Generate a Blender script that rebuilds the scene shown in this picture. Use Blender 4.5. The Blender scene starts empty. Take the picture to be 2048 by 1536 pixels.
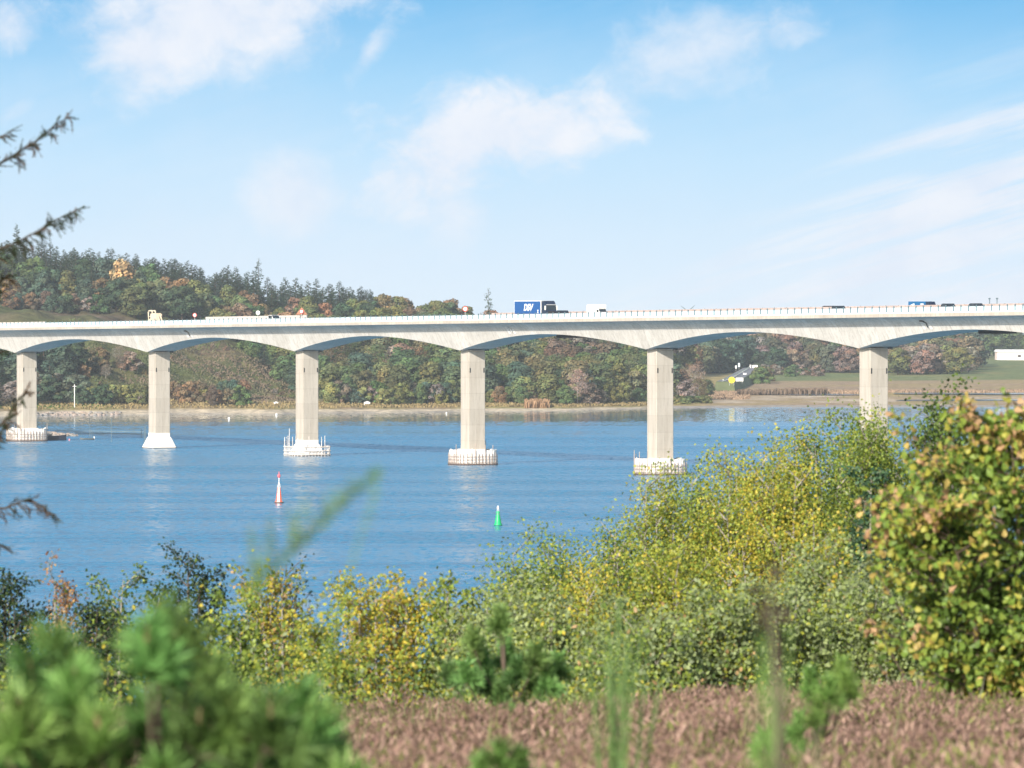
import bpy, math, random
import numpy as np
from mathutils import Vector, Matrix

# ------------------------------------------------------------------ camera
FPX = 11980.0          # focal length in pixels of a 2048 px wide picture
CZ = 41.3               # eye height above the water
HAZE_D = 4.6e-5
HY = 624.0             # horizon row
S = bpy.context.scene
S.render.resolution_x, S.render.resolution_y = 1024, 768
cam = bpy.data.objects.new('camera', bpy.data.cameras.new('camera'))
S.collection.objects.link(cam); S.camera = cam
cam.location = (0, 0, CZ); cam.rotation_euler = (math.radians(90), 0, 0)
cam.data.sensor_width = 36; cam.data.lens = 36 * FPX / 2048
cam.data.shift_y = -(768 - HY) / 2048
cam.data.clip_start = .5; cam.data.clip_end = 30000
cam.data.dof.use_dof = True; cam.data.dof.focus_distance = 700
cam.data.dof.aperture_fstop = 8.5

# ------------------------------------------------------------------ light
SUN_EL = math.radians(24)
SDIR = Vector((-.456, -.89, 0)).normalized()           # horizontal direction towards the sun
sun = bpy.data.objects.new('sun', bpy.data.lights.new('sun', 'SUN'))
S.collection.objects.link(sun)
sv = Vector((SDIR.x * math.cos(SUN_EL), SDIR.y * math.cos(SUN_EL), math.sin(SUN_EL)))
sun.rotation_euler = sv.to_track_quat('Z', 'Y').to_euler()
sun.data.energy = 5.0; sun.data.angle = math.radians(.5); sun.data.color = (1, .94, .85)
S.view_settings.view_transform = 'Standard'; S.view_settings.look = 'None'
S.view_settings.gamma = 1; S.view_settings.exposure = .5
S.render.engine = 'CYCLES'

# ------------------------------------------------------------------ node helper
class NT:
    def __init__(s, tree): s.t = tree; s.n = tree.nodes; s.l = tree.links
    def new(s, typ, **kw):
        n = s.n.new(typ)
        for k, v in kw.items(): setattr(n, k, v)
        return n
    def put(s, sock, v):
        if isinstance(v, bpy.types.NodeSocket): s.l.new(v, sock)
        elif v is not None: sock.default_value = v
    def m(s, op, a, b=None, c=None, clamp=False):
        n = s.new('ShaderNodeMath', operation=op, use_clamp=clamp)
        for i, v in enumerate((a, b, c)): s.put(n.inputs[i], v)
        return n.outputs[0]
    def mix(s, f, a, b, blend='MIX'):
        n = s.new('ShaderNodeMix', data_type='RGBA', blend_type=blend)
        s.put(n.inputs[0], f); s.put(n.inputs[6], a if not isinstance(a, tuple) else (*a, 1)[:4]); s.put(n.inputs[7], b if not isinstance(b, tuple) else (*b, 1)[:4])
        return n.outputs[2]
    def noise(s, vec, scale, detail=4, rough=.55, dim='3D'):
        n = s.new('ShaderNodeTexNoise', noise_dimensions=dim)
        s.put(n.inputs['Vector'], vec); n.inputs['Scale'].default_value = scale
        n.inputs['Detail'].default_value = detail; n.inputs['Roughness'].default_value = rough
        return n.outputs[0]
    def ramp(s, f, stops):
        n = s.new('ShaderNodeValToRGB'); e = n.color_ramp.elements
        while len(e) < len(stops): e.new(.5)
        for i, (p, c) in enumerate(stops):
            e[i].position = p; e[i].color = (*c, 1) if isinstance(c, tuple) else (c, c, c, 1)
        s.put(n.inputs[0], f); return n.outputs[0]
    def maprange(s, v, a, b, c, d, smooth=False):
        n = s.new('ShaderNodeMapRange'); n.clamp = True
        if smooth: n.interpolation_type = 'SMOOTHSTEP'
        for i, x in enumerate((v, a, b, c, d)): s.put(n.inputs[i], x)
        return n.outputs[0]
    def scalev(s, vec, sc, rot=(0, 0, 0)):
        n = s.new('ShaderNodeMapping'); s.put(n.inputs[0], vec)
        n.inputs['Scale'].default_value = sc; n.inputs['Rotation'].default_value = rot
        return n.outputs[0]

# ------------------------------------------------------------------ sky
W = bpy.data.worlds.new('World'); S.world = W; W.use_nodes = True
w = NT(W.node_tree); w.n.clear()
tc = w.new('ShaderNodeTexCoord'); dirv = tc.outputs['Generated']
sky = w.new('ShaderNodeTexSky', sky_type='NISHITA'); sky.sun_disc = False
sky.sun_elevation = SUN_EL; sky.sun_rotation = math.atan2(SDIR.x, SDIR.y)
sky.air_density = 1.2; sky.dust_density = 2.0; sky.ozone_density = 1.0
bgA = w.new('ShaderNodeBackground'); w.put(bgA.inputs[0], sky.outputs[0]); bgA.inputs[1].default_value = .13
sep = w.new('ShaderNodeSeparateXYZ'); w.put(sep.inputs[0], dirv)
yy = w.m('MAXIMUM', sep.outputs[1], .05)
U = w.m('MULTIPLY', w.m('DIVIDE', sep.outputs[0], yy), FPX / 1000)      # kilopixels right of the middle
V = w.m('MULTIPLY', w.m('DIVIDE', sep.outputs[2], yy), FPX / 1000)      # kilopixels above the horizon
grad = w.ramp(w.maprange(V, -.02, 1.6, 0, 1), [(0, (.74, .86, .96)), (.07, (.68, .83, .97)), (.2, (.52, .76, .965)), (.30, (.36, .66, .93)),
                                             (.40, (.18, .51, .85)), (.6, (.17, .47, .82)), (1, (.26, .53, .84))])
comb = w.new('ShaderNodeCombineXYZ'); w.put(comb.inputs[0], U); w.put(comb.inputs[1], V)
uv = comb.outputs[0]
def patch(cx, cy, rx, ry, rot, amp, noise, soft=1.0):
    """a soft cloud, all numbers in kilopixels of the photograph's angular scale"""
    c, s_ = math.cos(rot), math.sin(rot)
    du = w.m('SUBTRACT', U, cx); dv = w.m('SUBTRACT', V, cy)
    a = w.m('DIVIDE', w.m('ADD', w.m('MULTIPLY', du, c), w.m('MULTIPLY', dv, s_)), rx)
    b = w.m('DIVIDE', w.m('SUBTRACT', w.m('MULTIPLY', dv, c), w.m('MULTIPLY', du, s_)), ry)
    r = w.m('SQRT', w.m('ADD', w.m('MULTIPLY', a, a), w.m('MULTIPLY', b, b)))
    d = w.m('ADD', w.m('SUBTRACT', 1.0, r), w.m('MULTIPLY', w.m('SUBTRACT', noise, .5), 2.9))
    return w.m('MULTIPLY', w.maprange(d, -.15, 1.25 * soft, 0, 1, True), amp)
warp = w.new('ShaderNodeVectorMath', operation='MULTIPLY_ADD'); wn_ = w.new('ShaderNodeTexNoise'); w.put(wn_.inputs['Vector'], uv); wn_.inputs['Scale'].default_value = 5; wn_.inputs['Detail'].default_value = 3
w.put(warp.inputs[0], wn_.outputs['Color']); warp.inputs[1].default_value = (.16, .10, 0); w.put(warp.inputs[2], uv)
puff = w.noise(w.scalev(warp.outputs[0], (1, 1.3, 1), (0, 0, -.5)), 4.4, 9, .62)
strk = w.noise(w.scalev(w.scalev(uv, (1, 1, 1), (0, 0, math.radians(-16))), (.5, 7, 1)), 3.0, 7, .62)
mild = w.m('ADD', w.m('MULTIPLY', puff, .65), .19)
def C(px, py): return ((px - 1024) / 1000, (HY - py) / 1000)
PT = [(430, 30, .34, .15, .15, 1.0, mild, .65), (285, 100, .13, .11, -.4, 1.0, mild, .7), (20, 40, .10, .09, .3, .8, puff, .8),
      (575, 15, .24, .08, .2, .9, puff, 1),
      (738, 105, .09, .03, .95, .65, puff, 1), (585, 392, .085, .09, .5, .8, w.m('ADD', mild, .14), .9), (985, 270, .28, .12, .12, 1.0, puff, .65),
      (880, 335, .2, .11, .35, .9, puff, .8), (905, 430, .08, .11, 0, .6, puff, 1), (1375, 110, .33, .12, .32, .75, puff, 1.0),
      (1290, 175, .12, .06, .6, .45, puff, 1.2), (20, 230, .07, .03, .6, .45, puff, 1), (1120, 240, .12, .06, .5, .6, puff, 1),
      (1930, 262, .30, .03, .29, .55, strk, .9),
      (1850, 585, .6, .04, .1, .6, strk, .9), (2100, 90, .4, .05, .3, .3, strk, 1.2)]
tot = None
for (px, py, rx, ry, rot, amp, nz, so) in PT:
    cx, cy = C(px, py); p = patch(cx, cy, rx, ry, rot, amp, nz, so)
    tot = p if tot is None else w.m('SUBTRACT', w.m('ADD', tot, p), w.m('MULTIPLY', tot, p))
# long parallel fibres low on the right
fib = w.maprange(strk, .42, .60, .12, 1, True); one = .5
for (px, py, rx, ry, rot, amp) in [(1930, 400, .65, .17, .29, 1.0), (1750, 520, .65, .12, .27, 1.0), (2000, 560, .65, .12, .2, 1.0), (1420, 590, .4, .05, .15, .4), (1950, 255, .35, .05, .29, .6)]:
    cx, cy = C(px, py); p = w.m('MULTIPLY', patch(cx, cy, rx, ry, rot, amp, one, .8), fib); tot = w.m('SUBTRACT', w.m('ADD', tot, p), w.m('MULTIPLY', tot, p))
# a thin veil everywhere, stronger low down, and generic clouds higher up
veil = w.m('MULTIPLY', w.maprange(w.m('ADD', w.noise(uv, 1.6, 5), w.m('MULTIPLY', strk, .35)), .55, .95, 0, .28, True), w.maprange(V, .0, .75, 1, .5))
high = w.m('MULTIPLY', w.maprange(w.noise(uv, 1.1, 7), .52, .72, 0, .8, True), w.maprange(V, .72, 1.0, 0, 1, True))
tot = w.m('MAXIMUM', w.m('MAXIMUM', tot, veil), high)
cc = w.mix(w.maprange(puff, .3, .75, 0, 1), (.72, .80, .93), (.90, .92, .965))
skyc = w.mix(tot, grad, cc)
bgB = w.new('ShaderNodeBackground'); w.put(bgB.inputs[0], skyc); bgB.inputs[1].default_value = .74
ms = w.new('ShaderNodeMixShader'); w.put(ms.inputs[0], w.maprange(sep.outputs[2], .3, .6, 0, 1, True))
w.put(ms.inputs[1], bgB.outputs[0]); w.put(ms.inputs[2], bgA.outputs[0])
ms2 = w.new('ShaderNodeMixShader'); w.put(ms2.inputs[0], w.maprange(sep.outputs[1], .15, .5, 0, 1, True))   # only the half of the sky ahead
w.put(ms2.inputs[1], bgA.outputs[0]); w.put(ms2.inputs[2], ms.outputs[0])
wo = w.new('ShaderNodeOutputWorld'); w.put(wo.inputs[0], ms2.outputs[0])

# ------------------------------------------------------------------ object helpers
COL = S.collection
def tag(o, label=None, cat=None, group=None, kind=None):
    if label: o['label'] = label
    if cat: o['category'] = cat
    if group: o['group'] = group
    if kind: o['kind'] = kind
    return o
def empty(name, loc=(0, 0, 0), rz=0, label=None, cat=None, group=None):
    o = bpy.data.objects.new(name, None); COL.objects.link(o)
    o.location = loc; o.rotation_euler = (0, 0, rz); o.empty_display_size = .5
    return tag(o, label, cat, group)
KIDS = {}
def link(o, parent=None):
    COL.objects.link(o)
    if parent: o.parent = parent; KIDS.setdefault(parent.name, []).append(o)
    return o
def P(u, v, Y):
    """world point seen at pixel (u, v) of the photograph at distance Y"""
    return np.array([(u - 1024) / FPX * Y, Y, CZ - (v - HY) / FPX * Y])
class MB:
    """collects geometry and links it as ONE mesh"""
    def __init__(s): s.v = []; s.n = 0; s.loops = []; s.tot = []; s.c = []; s.mi = []; s.hascol = False
    def raw(s, verts, faces, col=None, mi=0):
        verts = np.asarray(verts, float).reshape(-1, 3); faces = np.asarray(faces, np.int64)
        s.v.append(verts); s.loops.append((faces + s.n).ravel()); s.tot.append(np.full(len(faces), faces.shape[1]))
        s.mi.append(np.full(len(faces), mi))
        if col is None: c = np.ones((len(verts), 3))
        else:
            s.hascol = True; c = np.broadcast_to(np.asarray(col, float), (len(verts), 3))
        s.c.append(c); s.n += len(verts); return s
    def box(s, x0, x1, y0, y1, z0, z1, col=None, mi=0, M=None):
        v = np.array([(x, y, z) for z in (z0, z1) for y in (y0, y1) for x in (x0, x1)], float)
        if M is not None: v = v @ np.array(M.to_3x3()).T + np.array(M.translation)
        return s.raw(v, [(0, 2, 3, 1), (4, 5, 7, 6), (0, 1, 5, 4), (2, 6, 7, 3), (0, 4, 6, 2), (1, 3, 7, 5)], col, mi)
    def tube(s, pts, r, sides=6, col=None, mi=0, cap=True):
        pts = np.asarray(pts, float); n = len(pts); r = np.broadcast_to(np.asarray(r, float), (n,))
        T = np.gradient(pts, axis=0); T /= np.linalg.norm(T, axis=1)[:, None] + 1e-12
        ref = np.array([0, 0, 1.]) if abs(T[:, 2]).mean() < .8 else np.array([1., 0, 0])
        A = np.cross(T, ref); A /= np.linalg.norm(A, axis=1)[:, None] + 1e-12; B = np.cross(T, A)
        a = np.linspace(0, 2 * np.pi, sides, endpoint=False)
        v = pts[:, None] + r[:, None, None] * (np.cos(a)[None, :, None] * A[:, None] + np.sin(a)[None, :, None] * B[:, None])
        i = np.arange(n - 1)[:, None] * sides; j = np.arange(sides)[None]; k = (j + 1) % sides
        f = np.stack([i + j, i + k, i + sides + k, i + sides + j], -1).reshape(-1, 4)
        s.raw(v.reshape(-1, 3), f, col, mi)
        if cap and sides > 3:
            base = s.n - n * sides
            for off in (0, (n - 1) * sides):
                s.loops.append(np.arange(sides) + base + off); s.tot.append(np.array([sides])); s.mi.append(np.array([mi]))
        return s
    def lathe(s, prof, sides=16, cx=0, cy=0, col=None, mi=0, sx=1, sy=1):
        pr = np.array(prof, float); a = np.linspace(0, 2 * np.pi, sides, endpoint=False)
        v = np.stack([cx + sx * pr[:, 0][:, None] * np.cos(a), cy + sy * pr[:, 0][:, None] * np.sin(a), np.repeat(pr[:, 1][:, None], sides, 1)], -1)
        n = len(pr); i = np.arange(n - 1)[:, None] * sides; j = np.arange(sides)[None]; k = (j + 1) % sides
        return s.raw(v.reshape(-1, 3), np.stack([i + j, i + k, i + sides + k, i + sides + j], -1).reshape(-1, 4), col, mi)
    def cards(s, Pn, D, N, L, Wd, col=None, tmpl=None, mi=0, fold=.0):
        """flat leaves: base point, growing direction, normal, length, width"""
        Pn = np.asarray(Pn, float); n = len(Pn)
        D = D / (np.linalg.norm(D, axis=1)[:, None] + 1e-9); Sd = np.cross(D, N); Sd /= np.linalg.norm(Sd, axis=1)[:, None] + 1e-9
        Nn = np.cross(Sd, D)
        if tmpl is None: tmpl = [(0, 0, 0), (.5, .45, fold), (0, 1, 0), (-.5, .45, fold)]
        t = np.array(tmpl, float); L = np.broadcast_to(np.asarray(L, float), (n,)); Wd = np.broadcast_to(np.asarray(Wd, float), (n,))
        v = Pn[:, None] + D[:, None] * t[None, :, 1, None] * L[:, None, None] + (Sd[:, None] * t[None, :, 0, None] + Nn[:, None] * t[None, :, 2, None]) * Wd[:, None, None]
        f = np.arange(n * len(t)).reshape(n, len(t))
        c = None if col is None else np.repeat(np.asarray(col, float), len(t), 0)
        return s.raw(v.reshape(-1, 3), f, c, mi)
    def absorb(s, o, Mx, colmul=None, mi=0):
        """take in a transformed copy of another collector"""
        v = np.concatenate(o.v) @ Mx[:3, :3].T + Mx[:3, 3]; c = np.concatenate(o.c)
        if colmul is not None: c = c * np.asarray(colmul); s.hascol = True
        s.v.append(v); s.c.append(c); s.loops.append(np.concatenate(o.loops) + s.n); s.tot.append(np.concatenate(o.tot)); s.mi.append(np.full(sum(len(q) for q in o.tot), mi)); s.n += len(v)
    def mesh(s, name):
        me = bpy.data.meshes.new(name); v = np.concatenate(s.v); lo = np.concatenate(s.loops).astype(np.int32); to = np.concatenate(s.tot).astype(np.int32)
        me.vertices.add(len(v)); me.vertices.foreach_set('co', v.ravel().astype(np.float32))
        me.loops.add(len(lo)); me.loops.foreach_set('vertex_index', lo)
        me.polygons.add(len(to)); me.polygons.foreach_set('loop_start', np.concatenate([[0], np.cumsum(to)[:-1]]).astype(np.int32))
        me.polygons.foreach_set('loop_total', to); me.polygons.foreach_set('material_index', np.concatenate(s.mi).astype(np.int32))
        if s.hascol:
            a = me.color_attributes.new('Col', 'FLOAT_COLOR', 'POINT'); c = np.concatenate(s.c)
            a.data.foreach_set('color', np.concatenate([c, np.ones((len(c), 1))], 1).ravel().astype(np.float32))
        me.update(calc_edges=True); me.polygons.foreach_set('use_smooth', np.zeros(len(to), bool)); return me
    def build(s, name, mats, parent=None, smooth=False):
        me = s.mesh(name)
        for m_ in (mats if isinstance(mats, (list, tuple)) else [mats]): me.materials.append(m_)
        if smooth: me.polygons.foreach_set('use_smooth', np.ones(len(me.polygons), bool))
        return link(bpy.data.objects.new(name, me), parent)
def dup_tree(root, loc, rz=0, scale=1, colour=None):
    r = root.copy(); COL.objects.link(r); r.location = loc; r.rotation_euler = (0, 0, rz); r.scale = scale if isinstance(scale, tuple) else (scale,) * 3
    for ch in KIDS.get(root.name, []):
        c = ch.copy(); COL.objects.link(c); c.parent = r; KIDS.setdefault(r.name, []).append(c)
        if colour is not None and c.name.startswith('crown'): c.color = (*colour, 1)
    return r

# ------------------------------------------------------------------ materials
def mat(name, col=(.5, .5, .5), rough=.6, metal=0, spec=.5, emit=None):
    m = bpy.data.materials.new(name); m.use_nodes = True; b = m.node_tree.nodes['Principled BSDF']
    b.inputs['Base Color'].default_value = (*col, 1); b.inputs['Roughness'].default_value = rough
    b.inputs['Metallic'].default_value = metal; b.inputs['Specular IOR Level'].default_value = spec
    return m
def worn(name, col, rough=.6, amt=.15, scale=2., metal=0):
    m = mat(name, col, rough, metal); t = NT(m.node_tree); b = m.node_tree.nodes['Principled BSDF']
    o = t.new('ShaderNodeTexCoord').outputs['Object']; n = t.noise(o, scale, 6, .6)
    f = t.maprange(n, .3, .7, 1 - amt, 1 + amt)
    mu = t.new('ShaderNodeVectorMath', operation='SCALE'); mu.inputs[0].default_value = col; t.put(mu.inputs['Scale'], f)
    t.put(b.inputs['Base Color'], mu.outputs[0]); return m
def leafmat(name, trans=.3, objcol=False, rough=.55, jitter=.25, jscale=.8):
    m = mat(name, rough=rough, spec=.3); t = NT(m.node_tree); b = m.node_tree.nodes['Principled BSDF']
    a = t.new('ShaderNodeAttribute', attribute_name='Col'); c = a.outputs['Color']
    if objcol:
        oi = t.new('ShaderNodeObjectInfo'); c = t.mix(1.0, c, oi.outputs['Color'], 'MULTIPLY')
    t.put(b.inputs['Base Color'], c)
    if trans:
        tr = t.new('ShaderNodeBsdfTranslucent'); t.put(tr.inputs[0], c)
        mx = t.new('ShaderNodeMixShader'); mx.inputs[0].default_value = trans
        t.put(mx.inputs[1], b.outputs[0]); t.put(mx.inputs[2], tr.outputs[0])
        t.put(m.node_tree.nodes['Material Output'].inputs[0], mx.outputs[0])
    return m
M_far = leafmat('far_foliage', .12, True, .8)
M_leaf = leafmat('leaves', .35, False, .45)
M_needle = leafmat('needles', .25, False, .5)
M_heath = leafmat('heather_sprigs', .15, False, .8)
M_bark = worn('bark', (.10, .075, .055), .9, .3, 3)
M_bark_grey = worn('grey_bark', (.26, .24, .21), .9, .3, 5)
# ------------------------------------------------------------------ far land, one sheet from the far shore to beyond the forest
UK = np.array([-6000, -600, 0, 150, 300, 450, 560, 700, 900, 1000, 1150, 1300, 1420, 1700, 2100, 3000, 9000.])
SHORE = np.array([2200, 2330, 2375, 2405, 2425, 2435, 2440, 2452, 2482, 2492, 2515, 2560, 2585, 2600, 2610, 2600, 2500.])
DK = np.array([-80, 0, 15, 50, 100, 170, 260, 360, 480, 600, 900, 1100, 1400, 1800, 2500.])
ZT = np.array([
    [-3, 0, 2, 6, 16, 30, 42, 50, 58, 60, 60, 55, 50, 45, 45],
    [-3, 0, 2, 6, 16, 30, 42, 50, 58, 64, 60, 55, 50, 45, 45],
    [-3, 0, 2, 5, 12, 25, 40, 46, 55, 63, 58, 50, 45, 40, 40],
    [-3, 0, 2, 4.5, 11, 25, 39.5, 44, 52, 58, 54, 50, 45, 40, 40],
    [-3, 0, 2, 4.5, 9, 23, 36.5, 42, 49, 54, 50, 46, 42, 36, 36],
    [-3, 0, 2, 4, 7, 17, 29, 36, 43, 48, 45, 40, 36, 32, 30],
    [-3, 0, 1.8, 3.5, 4.5, 9, 19, 28, 36, 42, 39, 34, 30, 28, 28],
    [-3, 0, 1.5, 3, 4, 9, 21, 30, 37, 40, 36, 30, 28, 25, 25],
    [-3, 0, 1.2, 2.5, 4, 8, 18, 26, 33, 34, 30, 24, 22, 20, 20],
    [-3, 0, 1.2, 2.2, 3.5, 7, 15, 22, 28, 29, 25, 18, 17, 16, 16],
    [-3, 0, 1, 2, 3, 6, 12, 18, 22, 24, 22, 13, 12, 12, 12],
    [-3, 0, .7, 1.5, 2.5, 5, 10, 15, 18, 19, 19, 17, 15, 12, 12],
    [-3, 0, .5, .9, 1.2, 1.4, 1.6, 2, 2.8, 3.6, 5.2, 6.5, 10, 10, 10],
    [-3, 0, .5, .9, 1.2, 1.4, 1.6, 2, 2.8, 3.6, 5.2, 6.5, 10, 10, 10],
    [-3, 0, .4, .8, 1.1, 1.3, 1.6, 2, 3.0, 4.2, 6.2, 7.5, 9, 10, 10],
    [-3, 0, .4, .8, 1.1, 1.3, 1.6, 2, 3.0, 4.2, 6.2, 7.5, 9, 10, 10],
    [-3, 0, .4, .8, 1.1, 1.3, 1.6, 2, 3.0, 4.2, 6.2, 7.5, 9, 10, 10.]])
def shoreY(u): return np.interp(u, UK, SHORE) + 6 * np.sin(np.asarray(u) * .021) + 4 * np.sin(np.asarray(u) * .053 + 1)
def farD(u, D):
    u = np.asarray(u, float); D = np.asarray(D, float)
    i = np.clip(np.searchsorted(UK, u) - 1, 0, len(UK) - 2); f = np.clip((u - UK[i]) / (UK[i + 1] - UK[i]), 0, 1); f = f * f * (3 - 2 * f)
    j = np.clip(np.searchsorted(DK, D) - 1, 0, len(DK) - 2); g = np.clip((D - DK[j]) / (DK[j + 1] - DK[j]), 0, 1)
    z = (ZT[i, j] * (1 - g) + ZT[i, j + 1] * g) * (1 - f) + (ZT[i + 1, j] * (1 - g) + ZT[i + 1, j + 1] * g) * f
    k = np.clip((D - 30) / 120, 0, 1) * np.clip((1350 - u) / 200, 0, 1)
    return z + k * (1.1 * np.sin(u * .019 + D * .05) + .8 * np.sin(u * .047 - D * .083 + 2) + .5 * np.sin(u * .11 + D * .17))
def farpt(u, D):
    Y = shoreY(u) + D; return np.array([(u - 1024) / FPX * Y, Y, float(farD(u, D))])
def D_of_row(u, v, lo=0, hi=2000):
    """first distance behind the shore whose ground is seen at row v in column u"""
    D = np.linspace(lo, hi, 800); Y = shoreY(u) + D; r = HY + (CZ - farD(np.full(800, u), D)) * FPX / Y
    k = np.argmax(r <= v); return float(D[k])
us = np.unique(np.concatenate([np.linspace(-6000, -300, 40), np.linspace(-300, 2300, 521), np.linspace(2300, 9000, 50)]))
Ds = np.unique(np.concatenate([np.linspace(-80, 0, 9), np.linspace(0, 60, 31), np.linspace(60, 700, 129), np.linspace(700, 1500, 60), np.linspace(1500, 2500, 12)]))
UU, DD = np.meshgrid(us, Ds); ZZ = farD(UU, DD); YY = shoreY(UU) + DD; XX = (UU - 1024) / FPX * YY
rs = np.random.RandomState(3)
def fb(x, y, seeds=(0, 1, 2, 3), base=1.):
    o = 0
    for k in seeds:
        r = np.random.RandomState(k + 11); a = r.rand(6) * 6.28; f = base * 1.9 ** k
        o = o + (np.sin(x * f + a[0] + 2 * np.sin(y * f * .7 + a[1])) * np.sin(y * f * .9 + a[2] + 1.5 * np.sin(x * f * .6 + a[3]))) / 1.6 ** k
    return o / 2.2
roughm = np.clip((DD - 20) / 60, 0, 1) * (DD < 700) * np.clip((1300 - UU) / 100, 0, 1)
ZZ = ZZ + roughm * .7 * fb(XX, YY, base=.12)
def L(c): return np.array(c, float)
sand, stone, olive, heath, grass, meadow, marsh, floor_, dry = map(L, [(.50, .42, .31), (.40, .36, .32), (.085, .095, .035), (.145, .095, .075), (.11, .17, .035), (.17, .20, .08), (.28, .20, .13), (.05, .045, .025), (.32, .25, .11)])
n1 = fb(XX, YY, base=.03)[..., None]; n2 = fb(XX + 300, YY, base=.11)[..., None]; n3 = fb(XX, YY * .3, base=.06)[..., None]
C_ = np.broadcast_to(olive, XX.shape + (3,)).copy()
def blend(mask, c):
    global C_
    m_ = np.clip(mask, 0, 1)
    if m_.ndim == 2: m_ = m_[..., None]
    C_ = C_ * (1 - m_) + c * m_
def band(D, a, b, s=8): return np.clip((D - a) / s + .5, 0, 1) * np.clip((b - D) / s + .5, 0, 1)
left = np.clip((1340 - UU) / 60, 0, 1); right = 1 - left
blend(np.clip(n1 * 1.6 + .25, 0, 1) * .75, heath); blend(np.clip(n2 - .2, 0, 1) * .8, dry); blend(np.clip(-n2 - .1, 0, 1), L((.05, .07, .03)))
blend((np.clip((UU - 470) / 60, 0, 1) * np.clip((DD - 60 - (700 - np.clip(UU, 480, 700)) * .75) / 15, 0, 1) * left), floor_)
blend(np.clip((DD - 300) / 15, 0, 1) * left, floor_)
blend(band(DD, -5, 60 , 10) * left, dry * .75 + grass * .25); blend((band(DD, 10, 70, 10) * left)[..., None] * np.clip(n3 * 1.5 + .3, 0, 1), marsh)
blend(band(DD, 22, 40, 6) * left * np.clip((250 - UU) / 60, 0, 1), grass)
blend(band(DD, -90, 12, 5) * left, sand * 1.0); blend((band(DD, -90, 5, 4) * left)[..., None] * np.clip(n2 + .3, 0, 1), stone * .6)
blend(right, meadow * .9); blend(right[..., None] * np.clip(n3 * 1.4, 0, 1) * .5, dry)
blend(band(DD, -90, 650, 40) * right, marsh * 1.15); blend((band(DD, 350, 640, 25) * right)[..., None] * np.clip(n1 * 1.5 + .4, 0, 1) * .7, dry); blend((band(DD, -90, 330, 25) * right)[..., None] * np.clip(n3 + .35, 0, 1), dry * 1.1)
blend((band(DD, 60, 330, 25) * right)[..., None] * np.clip(-n3 * 1.4, 0, 1), sand * 1.1)
blend(band(DD, -90, 22, 12) * right, stone * .8); blend(np.clip((DD - 930) / 20, 0, 1) * right * np.clip((1960 - UU) / 30, 0, 1), floor_ * 1.3)
blend(band(DD, 560, 930, 20) * right * np.clip((1500 - UU) / 40, 0, 1), dry * 1.1)
ny, nx = XX.shape; idx = np.arange(ny * nx).reshape(ny, nx)
mb = MB(); mb.raw(np.stack([XX, YY, ZZ], -1).reshape(-1, 3), np.stack([idx[:-1, :-1], idx[:-1, 1:], idx[1:, 1:], idx[1:, :-1]], -1).reshape(-1, 4), C_.reshape(-1, 3))
def ground_mat(name, sc=.25, bump=.6, dist=1.):
    m = mat(name, rough=.95, spec=.1); t = NT(m.node_tree); b = m.node_tree.nodes['Principled BSDF']
    a = t.new('ShaderNodeAttribute', attribute_name='Col').outputs['Color']; o = t.new('ShaderNodeTexCoord').outputs['Object']
    n = t.noise(o, sc, 8, .7); f = t.maprange(n, .3, .7, .45, 1.5)
    sc_ = t.new('ShaderNodeVectorMath', operation='SCALE'); t.put(sc_.inputs[0], a); t.put(sc_.inputs['Scale'], f)
    t.put(b.inputs['Base Color'], sc_.outputs[0])
    bp = t.new('ShaderNodeBump'); bp.inputs['Strength'].default_value = bump; bp.inputs['Distance'].default_value = dist
    t.put(bp.inputs['Height'], n); t.put(b.inputs['Normal'], bp.outputs[0]); return m
tag(mb.build('terrain', ground_mat('far_ground'), smooth=True), kind='structure')

# ------------------------------------------------------------------ near hillside under the camera
def nearH(x, y):
    x = np.asarray(x, float); y = np.asarray(y, float)
    z = np.interp(y, [-60, 0, 22, 30, 45, 52, 60, 70, 80, 100, 150, 190, 215, 260], [1, -1.7, -2.05, -2.5, -3.28, -3.7, -4.8, -6.9, -9.3, -14.5, -27.5, -37.5, -42, -47])
    z = z + np.where(y > 55, 0, .12 * np.clip((x - 1) / 2.0, -1, 1.5) * np.clip((y - 20) / 20, 0, 1))
    z = z + .09 * np.sin(x * 1.3 + y * .21) * np.sin(y * .37 + 1) * np.clip(y / 20, 0, 1)
    return CZ + z - np.clip(np.abs(x) - 120, 0, 1e9) * .12
xs = np.unique(np.concatenate([np.linspace(-520, -20, 40), np.linspace(-20, 20, 161), np.linspace(20, 520, 40)]))
ys = np.unique(np.concatenate([np.linspace(-60, 15, 20), np.linspace(15, 80, 131), np.linspace(80, 260, 50)]))
X2, Y2 = np.meshgrid(xs, ys); Z2 = nearH(X2, Y2)
nn = fb(X2, Y2, base=.6)[..., None]
Cn = L((.10, .075, .045)) * (1 - np.clip(nn + .3, 0, 1)) + L((.06, .075, .03)) * np.clip(nn + .3, 0, 1)
ny, nx = X2.shape; idx = np.arange(ny * nx).reshape(ny, nx)
mb = MB(); mb.raw(np.stack([X2, Y2, Z2], -1).reshape(-1, 3), np.stack([idx[:-1, :-1], idx[:-1, 1:], idx[1:, 1:], idx[1:, :-1]], -1).reshape(-1, 4), Cn.reshape(-1, 3))
tag(mb.build('ground', ground_mat('near_ground', 6, .5, .1), smooth=True), kind='structure')

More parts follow.
